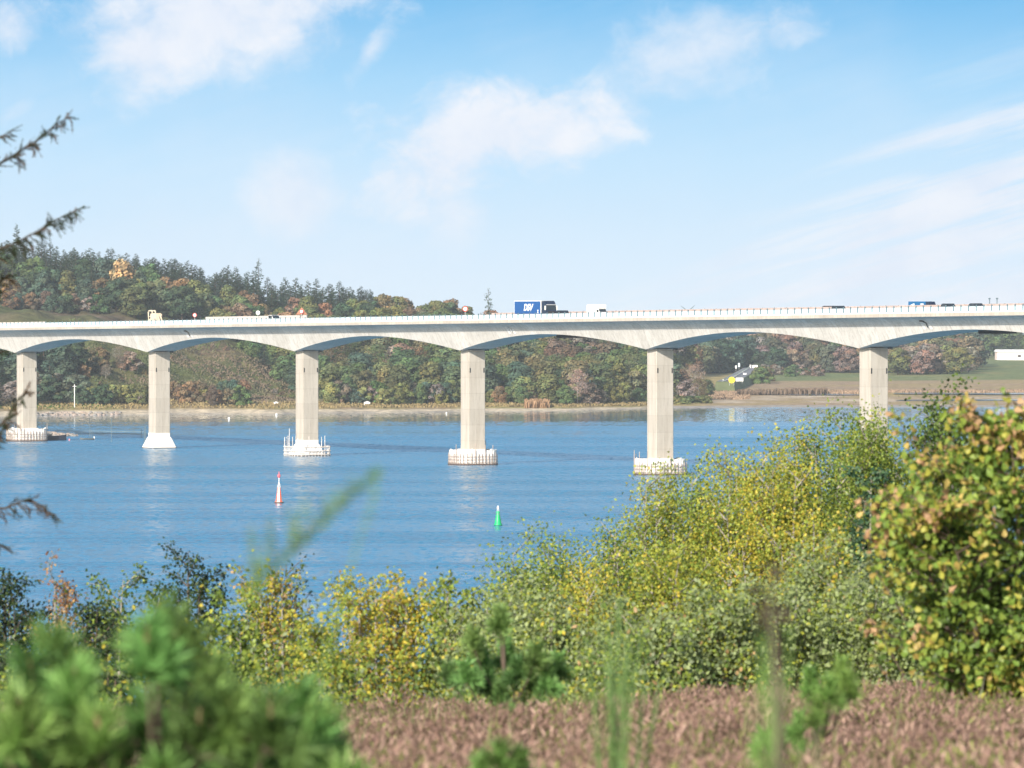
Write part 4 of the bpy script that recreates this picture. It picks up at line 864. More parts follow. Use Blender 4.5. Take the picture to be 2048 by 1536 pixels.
WOOD = [GREEN, (.07, .10, .04), OLIVE, DKGREEN, BLUEG, (.10, .10, .045), OLIVE, (.075, .09, .04), DKGREEN]
# wood behind the slope, its edge running down to the shore
fd = lambda u: float(np.interp(u, [440, 500, 560, 620, 690, 760], [275, 225, 180, 125, 62, 55]))
row(18, 455, 700, 0, 14, ['broad', 'tall', 'conifer'], [DKGREEN, GREEN, BLUEG, DKGREEN], 9, 13, 'on the wood edge beside the open slope', 'dark trees along the edge beside the open slope', 1.3, fD=fd)
MERGE = MB()
row(14, 480, 720, 25, 60, ['broad', 'tall'], [DKGREEN, GREEN, OLIVE], 12, 16, 'behind the wood edge by the slope', 'trees behind the edge beside the open slope', 1.3, fD=fd)
for (D0, D1, n, h0, h1, lab) in ((300, 400, 26, 13, 16, 'rear'), (235, 280, 28, 14, 18, 'back'), (170, 220, 28, 15, 19, 'third')):
    row(n, 655, 1345, D0, D1, ['broad', 'broad', 'tall', 'broad', 'bare'], WOOD + [GREEN, GREYB, DKBROWN], h0, h1, '', None, 1.25)
row(14, 1080, 1300, 300, 380, ['broad'], WOOD + [GREYB, DKBROWN], 19, 22, '', None, 1.2)
mass('distant_wood')
for (D0, D1, n, h0, h1, lab) in ((115, 155, 24, 15, 19, 'second'), (72, 100, 22, 14, 19, 'front')):
    row(n, 655, 1345, D0, D1, ['broad', 'broad', 'tall', 'broad', 'bare' if D0 > 100 else 'broad'], WOOD if D0 < 150 else WOOD + [BROWN, GREYB, DKBROWN], h0, h1, f'in the {lab} row of the shore wood', f'trees in the {lab} row of the wood', 1.25)
row(22, 650, 925, 44, 66, ['shrub', 'shrub', 'tall'], [YELG, OLIVE, GREEN, GREYB, BLUEG], 6, 11, 'bordering the wood on the shore', 'shrub trees between the third and fourth piers', 1.0)
row(16, 965, 1300, 44, 66, ['shrub', 'broad'], [OLIVE, GREYB, YELG, BROWN, GREEN], 6, 10, 'fronting the wood on the shore', 'shrub trees between the fourth and fifth piers', 1.05)
far_tree('bare', 1155, 52, 16, (.27, .18, .14), 'pinkish brown bare drooping tree in front of the wood left of the fifth pier', wide=.85)
far_tree('broad', 1095, 56, 14, OLIVE, 'large round olive tree in front of the wood between the fourth and fifth piers', wide=1.35)
far_tree('broad', 1045, 58, 12.5, (.10, .12, .05), 'round mid green tree just left of the large olive one', wide=1.3)
far_tree('shrub', 1120, 60, 12, GREEN, 'round dark green bush between the olive tree and the bare pinkish tree', wide=.8)
row(8, 1350, 1425, 90, 260, ['shrub', 'bare', 'broad'], [GREYB, DKBROWN, OLIVE, DKGREEN], 8, 13, 'on the marsh edge', 'greyish bushes right of the fifth pier', 1.1)
far_tree('bare', 1390, 150, 17, (.17, .13, .11), 'grey brown twiggy tree standing alone right of the fifth pier', wide=1.0)
row(10, 1340, 1420, 40, 80, ['shrub'], [OLIVE, YELG, GREEN], 2.5, 4.0, 'low on the marsh shore', 'low bushes on the marsh shore', 2.0)
# far wood on the right
RW = [(.085, .085, .05), GREYB, DKBROWN, (.075, .085, .045), OLIVE, BROWN, DKGREEN, (.15, .10, .08)]
fr = lambda u: float(np.interp(u, [1280, 1400, 1500, 1560, 1700, 2000, 2100], [620, 860, 985, 940, 905, 900, 1150]))
MERGE = MB()
for (a, b_, n, h0, h1) in ((230, 330, 34, 22, 26), (120, 200, 32, 20, 24)): row(n, 1300, 1945, a, b_, ['broad'], RW, h0, h1, '', None, 1.2, fD=fr)
mass('distant_wood')
for (a, b_, n, h0, h1, lab) in ((50, 95, 28, 18, 22, 'second'), (5, 35, 28, 14, 19, 'front')):
    row(n, 1300, 1955, a, b_, ['broad'], RW, h0, h1, f'in the {lab} row of the far wood', f'trees in the {lab} row of the far wood', 1.2, fD=fr)
row(8, 1400, 1490, 5, 40, ['broad'], [DKGREEN, BLUEG], 18, 23, 'by the far road top', 'dark trees left of the far road', 1.3, fD=fr)
row(8, 1490, 1560, -25, 15, ['broad'], [DKGREEN, (.03, .05, .03)], 12, 17, 'behind the road signs', 'dark trees behind the far road signs', 1.3, fD=fr)
row(14, 1515, 1640, -140, -60, ['shrub'], [GREYB, OLIVE, DKBROWN, GREEN], 4, 8, 'on the meadow edge right of the road', 'low bushes right of the far road', 1.3, fD=fr)
row(5, 1514, 1535, -420, -280, ['shrub'], [OLIVE, BROWN, GREEN], 8, 11, 'beside the near end of the far road', 'olive bushes beside the far road', 1.2, fD=fr)
row(22, 1915, 2180, 1480, 1700, ['broad', 'conifer'], [BLUEG, (.06, .09, .05), GREEN], 18, 25, 'behind the long pale building', 'trees behind the long pale building', 1.3)
row(11, 1790, 1922, -45, 0, ['broad'], [GREYB, (.12, .10, .06), OLIVE, (.15, .10, .08)], 15, 19, 'in the broad meadow clump', 'broad trees right of the sixth pier', 1.35, fD=lambda u: 885)
# reeds fringing the pond and marsh
def reeds(pts, n, h, col, name='reeds', alt=None):
    r = np.random.RandomState(len(pts) * 7 + n); Pn = []
    for _ in range(n):
        i = r.randint(len(pts)); (u0, u1, D0, D1) = pts[i]; Pn.append(farpt(r.uniform(u0, u1), r.uniform(D0, D1)))
    Pn = np.array(Pn); D = np.array([0, 0, 1.]) + r.normal(size=(n, 3)) * .12; N = r.normal(size=(n, 3)); N[:, 2] *= .2; f = .7 + .6 * r.rand(n)
    cc_ = np.array(col)[None] * np.ones((n, 1))
    if alt is not None: q = np.clip(fb(Pn[:, 0], Pn[:, 1], base=.035) * 2 + .5, 0, 1)[:, None]; cc_ = cc_ * (1 - q) + np.array(alt)[None] * q
    mb = MB(); mb.cards(Pn, D, N, h * (.6 + .5 * r.rand(n)), .8, cc_ * f[:, None], [(-.5, 0, 0), (.5, 0, 0), (.35, .8, 0), (0, 1, 0), (-.4, .75, 0)])
    o = mb.build(name, M_far); o.color = (1, 1, 1, 1); return tag(o, kind='stuff')
reeds([(1475, 1575, 262, 300), (1570, 1655, 300, 325)], 1300, 2.6, (.16, .115, .08))
reeds([(1430, 1720, 300, 372), (1400, 1500, 150, 330), (1720, 2100, 325, 380)], 4000, .9, (.27, .19, .13))
reeds([(1050, 1098, 12, 34)], 700, 3.2, (.30, .19, .11))
reeds([(-100, 680, 14, 55), (640, 1340, 20, 48)], 5000, .9, (.22, .17, .08))
reeds([(110, 680, 60, 240)], 12000, .75, (.08, .10, .035), 'scrub', (.145, .11, .075))
# ------------------------------------------------------------------ near vegetation
YEL, YG, LG, MG, DG, ORG, BRN, SAGE, TAN = map(L, [(.47, .38, .05), (.33, .35, .05), (.22, .29, .05), (.11, .17, .035), (.045, .075, .022), (.50, .22, .05), (.22, .10, .05), (.22, .27, .13), (.42, .27, .12)])
DIAM = [(0, 0, 0), (.42, .35, .08), (.3, .72, .05), (0, 1, 0), (-.3, .72, .05), (-.42, .35, .08)]
def leafy(name, label, cat, u, vtop, d, wpx, pal, nleaf, leaf=.05, stems=5, seed=0, low=.25, barkm=None, spread=1., depth=None, droop=0., twigs=9, group=None, grad=None, ground=None, sprd_up=.35, jit=.055):
    r = np.random.RandomState(seed); R = random.Random(seed)
    x = (u - 1024) / FPX * d; z0 = float(nearH(x, d)) if ground is None else ground; ztop = CZ - (vtop - HY) / FPX * d; H = ztop - z0; rw = wpx / 2 / FPX * d; rd = (depth or rw * .9)
    root = empty(name, (x, d, z0 - .05), 0, label, cat, group); wood = MB(); segs = []
    for i in range(stems):
        a = i * 2.399 + R.random(); q = (i / max(1, stems - 1)) ** .6 if stems > 1 else 0
        hx = rw * q * math.cos(a) * .8; hy = rd * q * math.sin(a) * .8; hh = H * (1 - .2 * q * R.random() - .04 * R.random())
        if i == 0: hh = H
        n = 9; t = np.linspace(0, 1, n); pts = np.stack([hx * t ** 1.2 + .12 * rw * np.sin(t * 5 + a), hy * t ** 1.2 + .12 * rw * np.cos(t * 4 + a), hh * t], 1)
        rr = np.interp(t, [0, 1], [.012 * H + .01, .004]); wood.tube(pts, rr, 5, cap=False)
        nb = twigs + int(H)
        for j in range(nb):
            tt = low + (1 - low) * (j + R.random()) / nb; p0 = np.array([np.interp(tt, t, pts[:, c]) for c in range(3)])
            b = R.random() * 6.28; ln = (.20 + .8 * (1 - tt)) * rw * R.uniform(.5, 1.15) * spread + .15; up = sprd_up + .7 * tt + R.uniform(-.15, .25)
            m_ = 5; s_ = np.linspace(0, 1, m_); hd = np.array([math.cos(b), math.sin(b) * rd / rw, 0])
            bp_ = p0 + s_[:, None] * hd * ln + np.outer(s_ ** 1.1 * (1 - droop * s_), [0, 0, ln * up]); wood.tube(bp_, np.linspace(.006 + .004 * H * .3, .002, m_), 3, cap=False)
            segs.append((bp_, ln))
            for kx in range(2 + int(ln * 2.5)):
                f = R.uniform(.25, 1); p1 = p0 + hd * ln * f + np.array([0, 0, ln * up * f ** 1.1 * (1 - droop * f)]); b2 = b + R.uniform(-1.3, 1.3); l2 = ln * R.uniform(.25, .5) + .05
                bp2 = p1 + s_[:, None] * np.array([math.cos(b2) * l2, math.sin(b2) * l2, l2 * R.uniform(.1, .9)]); wood.tube(bp2, [.004, .003, .003, .002, .0015], 3, cap=False); segs.append((bp2, l2))
        segs.append((pts[int(n * .7):], H * .12))
    lens = np.array([s[1] for s in segs]) + .12; cnt = r.multinomial(nleaf, lens / lens.sum()); Pn = []; tone = []; grp = []
    for (bp_, ln), c in zip(segs, cnt):
        if not c: continue
        f = r.rand(c) ** .8; k = f * (len(bp_) - 1); i0 = np.clip(k.astype(int), 0, len(bp_) - 2); g = (k - i0)[:, None]
        Pn.append(bp_[i0] * (1 - g) + bp_[i0 + 1] * g); gv = r.rand(); grp.append(np.full(c, gv))
    Pn = np.concatenate(Pn); grp = np.concatenate(grp); n = len(Pn); Pn = Pn + r.normal(size=(n, 3)) * jit
    N = rdir(r, n) + [-.25, -.5, .45]; D = rdir(r, n) + [0, 0, -.35]
    pw = np.array([p[1] for p in pal], float); pc = np.array([p[0] for p in pal]); cs = np.cumsum(pw / pw.sum())
    mixv = np.clip(r.rand(n) * .55 + grp * .45, 0, .9999)
    if grad is not None: mixv = np.clip(mixv + grad * (Pn[:, 2] / H - .6), 0, .9999)
    ci = np.minimum(np.searchsorted(cs, mixv), len(pal) - 1); col = pc[ci] * (.75 + .5 * r.rand(n))[:, None]
    lv = MB(); sz = leaf * (.65 + .6 * r.rand(n)); lv.cards(Pn, D, N, sz, sz * .85, col, DIAM)
    wood.build('trunk', barkm or M_bark_grey, root); lv.build('leaves', M_leaf, root); return root
# --- birches and willows right of the middle
birchY = [(MG, 2), (LG, 3), (YG, 4), (YEL, 2.2), (TAN, .4)]; birchG = [(DG, 1.2), (MG, 3.5), (LG, 3.5), (YG, 2), (YEL, .6)]; birchYY = [(MG, 1.5), (LG, 2), (YG, 3), (YEL, 4), (ORG, .3)]
willow = [(MG, 1.6), (SAGE, 3), (L((.27, .33, .13)), 3), (LG, 1.5), (YG, 1.6), (TAN, .6)]
def place(lst, name, cat='tree', mul=2.4, **kw):
    for i, (u, v, d, wpx, pal, n, leaf, lab) in enumerate(lst):
        leafy(name, lab, cat, u, v, d, wpx, pal, int(n * mul * 1.4), leaf * .9, seed=int(u * 7 + v), **kw)
place([(1035, 1101, 84, 190, birchG, 9000, .05, 'green and tan leaved birch at the left end of the yellow green thicket'),
       (1105, 1086, 86, 150, birchG, 8500, .05, 'dark green birch right of the green buoy in the thicket'),
       (1190, 1141, 84, 150, birchYY, 8000, .05, 'yellow leaved birch filling the dip in the thicket outline'),
       (1235, 1051, 88, 170, birchG, 9500, .05, 'green birch on the rising outline left of the fifth pier foot'),
       (1300, 955, 90, 190, birchY, 12000, .05, 'yellow green birch just below the fifth pier foot'),
       (1392, 938, 92, 170, birchG, 12000, .05, 'darker green birch just right of the fifth pier foot'),
       (1470, 901, 90, 200, birchY, 14000, .05, 'tall yellow green birch in the middle of the thicket'),
       (1535, 901, 86, 190, birchYY, 12000, .05, 'brightest yellow birch of the thicket right of its middle'),
       (1600, 868, 92, 190, birchY, 14000, .05, 'tall birch with yellow leaves left of the sixth pier'),
       (1692, 830, 92, 200, birchG, 14000, .05, 'tallest birch whose narrow top reaches in front of the sixth pier'),
       (1775, 858, 90, 190, birchY, 12000, .05, 'birch right of the sixth pier partly behind the oak'),
       (1738, 843, 88, 130, birchG, 12000, .05, 'green birch standing right in front of the sixth pier'),
       (1850, 908, 90, 170, birchG, 8000, .05, 'green birch seen between the dark round shrub and the oak')],
      'birch_tree', stems=11, low=.22, twigs=14, mul=3.6, jit=.13, spread=1.15)
place([(1340, 1110, 76, 240, birchY, 9000, .05, 'low yellow green birch in front of the taller ones below the fifth pier'),
       (1640, 1040, 78, 240, birchYY, 9000, .05, 'low yellow birch in front of the tallest one'),
       (1180, 1180, 74, 200, birchYY, 7000, .05, 'low birch with orange yellow leaves left of the grey willows')],
      'birch_tree', stems=10, low=.2, twigs=12, mul=3.2, jit=.12, spread=1.1)
place([(1255, 1085, 98, 200, birchY, 9000, .05, 'yellow green birch behind the others on the rising outline'),
       (1350, 985, 99, 200, birchG, 9000, .05, 'green birch behind the two birches below the fifth pier foot'),
       (1430, 960, 98, 200, birchYY, 9000, .05, 'yellow birch behind the tall one in the middle of the thicket'),
       (1570, 930, 98, 220, birchG, 10000, .05, 'green birch behind the brightest yellow one'),
       (1650, 900, 99, 220, birchY, 10000, .05, 'yellow green birch between the two tallest birches'),
       (1740, 905, 97, 220, birchG, 10000, .05, 'green birch behind the sapling beside the sixth pier'),
       (1130, 1150, 92, 200, birchY, 8000, .05, 'yellow green birch filling the left part of the thicket')],
      'birch_tree', stems=10, low=.3, twigs=12, mul=3.2, jit=.14, spread=1.1)
leafy('pine_sapling', 'dark bluish green young pine beside the sixth pier among the birches', 'tree', 1745, 940, 82, 90, [(L((.045, .10, .05)), 3), (L((.08, .15, .07)), 2)], 9000, .06, 3, 77, .3, twigs=16, spread=1.0, jit=.05)
place([(985, 1205, 68, 230, willow, 9000, .055, 'grey green willow bush left of the birch thicket'),
       (1090, 1205, 66, 220, willow, 9000, .055, 'grey green willow bush in front of the dark green birch'),
       (1290, 1240, 64, 240, willow, 9000, .055, 'grey green willow bush in front of the middle of the thicket'),
       (1430, 1215, 65, 240, willow + [(YG, 2)], 10000, .055, 'sage coloured willow bush below the brightest birch'),
       (1560, 1190, 66, 240, willow, 10000, .055, 'pale sage willow bush left of the blurred dark stem'),
       (1680, 1110, 70, 230, willow + [(YEL, 1)], 10000, .055, 'tall pale willow bush beside the oak'),
       (1760, 1180, 66, 190, willow, 8000, .055, 'pale willow bush just behind the left side of the oak')],
      'willow_bush', 'bush', stems=10, low=.12, twigs=10, mul=2.6, jit=.09)
leafy('round_shrub', 'dark green rounded shrub top standing above the oak right of the sixth pier', 'bush', 1885, 792, 80, 135, [(DG, 3), (MG, 5), (LG, 1.5)], 27000, .055, 13, 5, .4, twigs=16, spread=1.1, jit=.11)
# --- bushes at left and centre
place([(548, 1150, 70, 150, [(LG, 3), (YG, 2), (YEL, 1.6), (TAN, 2), (MG, 2)], 5000, .047, 'small birch with yellow and tan leaves under the blurred broom twig'),
       (470, 1215, 68, 150, [(MG, 3), (LG, 3), (YG, 1)], 4500, .055, 'green birch bush between the dark alder and the yellow birch'),
       (730, 1150, 68, 190, [(LG, 2.4), (YG, 2), (YEL, 2.6), (TAN, 2.2), (MG, .6)], 5000, .047, 'sparse golden yellow birch left of the green buoy'),
       (650, 1225, 66, 150, [(MG, 1.5), (LG, 3), (YG, 2.4), (YEL, 1.4), (SAGE, 1)], 4500, .047, 'low yellow green birch between the two golden ones'),
       (800, 1160, 68, 120, [(LG, 2), (YEL, 3), (YG, 2)], 2600, .055, 'thin golden birch with scattered leaves against the water'),
       (900, 1170, 70, 130, [(MG, 2), (LG, 4), (YG, 2), (SAGE, 2)], 4500, .055, 'light green birch bush right of the golden birches'),
       (250, 1150, 72, 190, [(DG, 2), (MG, 3), (LG, 2), (YG, 1)], 3800, .055, 'thin green birch with open twigs left of the dark alder'),
       (120, 1150, 72, 170, [(BRN, 2), (L((.30, .16, .07)), 1), (TAN, 2), (MG, 2.4)], 3200, .045, 'brownish orange leaved birch near the left edge')],
      'birch_bush', 'bush', stems=7, low=.2, twigs=9, droop=.1, mul=1.9)
AL = [(L((.02, .035, .02)), 4), (DG, 3), (MG, .8)]
place([(385, 1095, 76, 150, AL, 6500, .05, 'dark leaved alder bush standing highest left of the broom twig'),
       (575, 1120, 78, 60, AL, 900, .05, 'thin dark twiggy shoot rising behind the small yellow birch'),
       (20, 1160, 72, 180, AL, 5500, .05, 'dark leaved bush in the left corner above the pine'),
       (200, 1215, 70, 150, AL + [(LG, 1)], 3800, .05, 'low dark bush right of the brownish orange birch')],
      'alder_bush', 'bush', mul=1.7, stems=7, low=.2, twigs=9, barkm=M_bark)
# --- the thicket goes on beyond both sides of the picture
rb = random.Random(77)
src = [o for o in bpy.data.objects if o.parent is None and (o.name.startswith('birch_tree') or o.name.startswith('willow_bush'))]
for i in range(26):
    o = rb.choice(src); left_ = i % 3 == 0; x = rb.uniform(-17, -7.5) if left_ else rb.uniform(8.3, 22); y = o.location.y + rb.uniform(-2, 3)
    q = dup_tree(o, (x, y, float(nearH(x, y)) - .05), rb.uniform(0, 6.28), rb.uniform(.85, 1.05)); side = 'left' if left_ else 'right'
    q['label'] = f'leafy bush of the thicket standing beyond the {side} edge of the picture'; q['group'] = f'bushes beyond the {side} edge'
# --- low ground scrub on the brow
def carpet(name, n, xr, yr, hh, pal, leaf, seed, tmpl=DIAM, up=.3, hb=None):
    r = np.random.RandomState(seed); y = r.uniform(yr[0], yr[1], n); u = r.uniform(xr[0], xr[1], n); x = (u - 1024) / FPX * y
    clump = np.clip(.5 + .5 * fb(x, y, base=.9) * 1.6, .05, 1.2); z = nearH(x, y) + r.rand(n) * hh * clump
    pw = np.array([p[1] for p in pal], float); pc = np.array([p[0] for p in pal]); ci = r.choice(len(pal), n, p=pw / pw.sum())
    mb = MB(); mb.cards(np.stack([x, y, z], 1), rdir(r, n) + [0, 0, up], rdir(r, n) + [-.2, -.4, .5], leaf * (.6 + .7 * r.rand(n)), leaf * .7, pc[ci] * (.7 + .6 * r.rand(n))[:, None], tmpl)
    return tag(mb.build(name, M_leaf), kind='stuff')
carpet('undergrowth', 26000, (-200, 1300), (52, 68), 1.7, [(MG, 3), (LG, 3), (YG, 2), (YEL, 1), (SAGE, 2), (DG, 1)], .055, 5)
carpet('undergrowth', 20000, (2200, 4300), (52, 68), 1.7, [(MG, 3), (LG, 3), (YG, 2), (SAGE, 2), (DG, 1)], .06, 9)
carpet('undergrowth', 16000, (900, 2200), (54, 66), 1.4, [(MG, 3), (LG, 2), (YG, 1), (SAGE, 3), (TAN, 1)], .055, 6)
# grass stalks among them
r = np.random.RandomState(8); n = 5000; y = r.uniform(44, 56, n); u = r.uniform(300, 1300, n); x = (u - 1024) / FPX * y
mb = MB(); mb.cards(np.stack([x, y, nearH(x, y)], 1), np.array([0, 0, 1.]) + r.normal(size=(n, 3)) * .18, rdir(r, n), .22 + .3 * r.rand(n), .008, (L((.17, .21, .07)) * (.6 + .8 * r.rand(n))[:, None]), [(-.5, 0, 0), (.5, 0, 0), (.3, .6, .5), (0, 1, 2), (-.3, .6, .5)])
tag(mb.build('grass', M_leaf), kind='stuff')

# --- heather
def heather(n, seed, ua=-150, ub=2200):
    r = np.random.RandomState(seed); y = 21 + 34 * r.rand(n) ** .8; u = r.uniform(ua, ub, n); x = (u - 1024) / FPX * y
    cl = fb(x, y, base=4.2) * .5 + fb(x + 40, y, base=1.3) * .5; z0 = nearH(x, y); hh = .25 + .27 * cl + .07 * r.rand(n) ** 2 + .15 * fb(x, y, base=.55) + np.where(r.rand(n) < .05, .10 * r.rand(n), 0)
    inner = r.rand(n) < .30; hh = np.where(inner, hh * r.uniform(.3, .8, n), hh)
    tilt = np.stack([.35 * np.cos(x * 7 + y * 3) + r.normal(size=n) * .75, -.15 + .3 * np.sin(y * 6 + x * 2) + r.normal(size=n) * .28, np.ones(n)], 1); tilt /= np.linalg.norm(tilt, axis=1)[:, None]
    L_ = .03 + .04 * r.rand(n); base = np.stack([x, y, z0 + hh - .06], 1)
    pink, pale, brown, grn = L((.27, .172, .138)), L((.39, .27, .215)), L((.135, .09, .062)), L((.15, .17, .05))
    big = fb(x, y, base=.35); k = r.rand(n); col = np.where((k < .52)[:, None], pink, np.where((k < .72)[:, None], pale, brown))
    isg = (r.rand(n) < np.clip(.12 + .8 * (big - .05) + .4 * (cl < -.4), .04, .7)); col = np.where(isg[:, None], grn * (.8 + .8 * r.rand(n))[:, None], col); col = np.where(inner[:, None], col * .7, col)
    col = col * (.72 + .5 * r.rand(n))[:, None]
    # each spike: a spindle of small flower whorls, three sided, four rings
    rings = [(0, .5), (.35, 1.0), (1.0, .15)]; w_ = .0066 * (.7 + .7 * r.rand(n)); a0 = r.rand(n) * 6.28
    A = np.cross(tilt, [0, 1., 0]); A /= np.linalg.norm(A, axis=1)[:, None]; B = np.cross(tilt, A); v = []
    for (t, q) in rings:
        for j in range(3):
            a = a0 + j * 2.094 + t * 1.5; v.append(base + tilt * (L_ * t)[:, None] + (A * np.cos(a)[:, None] + B * np.sin(a)[:, None]) * (w_ * q)[:, None])
    v = np.stack(v, 1); nv = 9; f = []
    for i in range(2):
        for j in range(3): f.append((i * 3 + j, i * 3 + (j + 1) % 3, i * 3 + 3 + (j + 1) % 3, i * 3 + 3 + j))
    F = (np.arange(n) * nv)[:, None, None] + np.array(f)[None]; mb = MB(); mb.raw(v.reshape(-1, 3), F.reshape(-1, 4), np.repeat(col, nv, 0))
    # stems under the spikes
    m_ = n // 6; sel = r.choice(n, m_, False); mb.cards(base[sel] - tilt[sel] * .2, tilt[sel], rdir(r, m_), .22, .006, np.tile(L((.09, .06, .04)), (m_, 1)), [(-.5, 0, 0), (.5, 0, 0), (.4, 1, 0), (-.4, 1, 0)])
    return tag(mb.build('heather', M_heath), kind='stuff')
heather(210000, 4)
heather(70000, 14, -1900, -150); heather(90000, 15, 2200, 4600)

r = np.random.RandomState(18); n = 1300; y = r.uniform(22, 50, n); u = r.uniform(500, 2200, n); x = (u - 1024) / FPX * y; k_ = fb(x, y, base=.7) > .05; x, y = x[k_], y[k_]; n = len(x)
mb = MB(); mb.cards(np.stack([x, y, nearH(x, y) + .05], 1), np.array([.1, 0, 1.]) + r.normal(size=(n, 3)) * .22, rdir(r, n), .25 + .25 * r.rand(n), .005, (L((.22, .22, .10)) * (.5 + .8 * r.rand(n))[:, None]), [(-.5, 0, 0), (.5, 0, 0), (.3, .6, 2), (0, 1, 7), (-.3, .6, 2)])
tag(mb.build('dry_grass', M_leaf), kind='stuff')
# --- young oak at the right
OAKT = [(0, 0, 0), (.18, .18, .06), (.14, .26, .04), (.36, .42, .12), (.26, .5, .08), (.42, .68, .14), (.26, .84, .08), (0, 1, 0), (-.26, .84, .08), (-.42, .68, .14), (-.26, .5, .08), (-.36, .42, .12), (-.14, .26, .04), (-.18, .18, .06)]
def oak():
    d = 45.; x = (2010 - 1024) / FPX * d; z0 = float(nearH(x, d)); r = np.random.RandomState(31); R = random.Random(31)
    root = empty('oak_tree', (x, d, z0 - .05), 0, 'young oak with green and rusty brown leaves filling the right edge', 'tree'); wood = MB(); segs = []
    topz = CZ - (800 - HY) / FPX * d - z0
    for i in range(9):
        a = i * 2.399; q = (i / 8) ** .7; hx, hy = 1.25 * q * math.cos(a), .8 * q * math.sin(a); hh = topz - .22 - .85 * max(0., -hx) - .2 * q * R.random(); t = np.linspace(0, 1, 8)
        pts = np.stack([hx * t + .06 * np.sin(t * 5 + a), hy * t + .06 * np.cos(t * 4 + a), hh * t], 1); wood.tube(pts, np.linspace(.035, .006, 8), 6, cap=False)
        for j in range(34):
            tt = .08 + .9 * (j + R.random()) / 26; p0 = np.array([np.interp(tt, t, pts[:, c]) for c in range(3)]); b = R.random() * 6.28
            prof_ = math.sin(math.pi * min(1, .25 + .65 * tt)); ln = (.12 + .55 * prof_) * R.uniform(.5, 1.1); s_ = np.linspace(0, 1, 5)
            bp_ = p0 + s_[:, None] * np.array([math.cos(b), math.sin(b), R.uniform(.0, .6)]) * ln; wood.tube(bp_, np.linspace(.009, .003, 5), 4, cap=False); segs.append((bp_, ln))
            for _ in range(3):
                f = R.uniform(.3, 1); b2 = b + R.uniform(-1.2, 1.2); l2 = R.uniform(.12, .3); p1 = p0 + (bp_[-1] - p0) * f; bp2 = p1 + s_[:, None] * np.array([math.cos(b2), math.sin(b2), R.uniform(-.1, .8)]) * l2; wood.tube(bp2, np.linspace(.004, .002, 5), 3, cap=False); segs.append((bp2, l2))
    for (u, v) in ((1782, 805), (1800, 845), (1770, 960), (1745, 1010), (1725, 1200), (1740, 1290), (1935, 800), (1990, 795), (2035, 800), (1735, 1100), (2010, 770), (1820, 900), (1840, 935)):   # loose leafy shoots standing out of the crown
        pe = P(u, v, d) - [x, 0, z0]; pe[1] = R.uniform(-.3, .3); ps = pe * [.72, .7, 1] + [0, 0, -R.uniform(.35, .6)]; s_ = np.linspace(0, 1, 6)[:, None]; bp_ = ps + (pe - ps) * s_; wood.tube(bp_, np.linspace(.007, .002, 6), 4, cap=False); segs.append((bp_, .10)); segs.append((bp_[3:], .16))
    lens = np.array([s[1] for s in segs]); nl = 18000; cnt = r.multinomial(nl, lens / lens.sum()); Pn = []; g_ = []
    for (bp_, ln), c in zip(segs, cnt):
        if not c: continue
        k = r.rand(c) ** .7 * (len(bp_) - 1.001); i0 = k.astype(int); g = (k - i0)[:, None]; Pn.append(bp_[i0] * (1 - g) + bp_[i0 + 1] * g); g_.append(np.full(c, r.rand()))
    Pn = np.concatenate(Pn); g_ = np.concatenate(g_); n = len(Pn); Pn = Pn + r.normal(size=(n, 3)) * .035
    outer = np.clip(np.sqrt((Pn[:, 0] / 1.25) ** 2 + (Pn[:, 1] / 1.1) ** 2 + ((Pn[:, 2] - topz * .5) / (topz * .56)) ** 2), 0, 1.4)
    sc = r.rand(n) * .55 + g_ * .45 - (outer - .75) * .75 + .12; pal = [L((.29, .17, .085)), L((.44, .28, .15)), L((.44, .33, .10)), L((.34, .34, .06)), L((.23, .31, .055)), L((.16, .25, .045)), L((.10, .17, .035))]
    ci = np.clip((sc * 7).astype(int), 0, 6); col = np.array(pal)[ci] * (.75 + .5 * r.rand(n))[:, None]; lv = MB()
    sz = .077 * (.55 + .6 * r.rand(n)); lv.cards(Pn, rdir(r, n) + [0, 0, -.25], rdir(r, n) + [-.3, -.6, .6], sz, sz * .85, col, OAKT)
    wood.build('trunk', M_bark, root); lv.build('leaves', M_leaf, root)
oak()

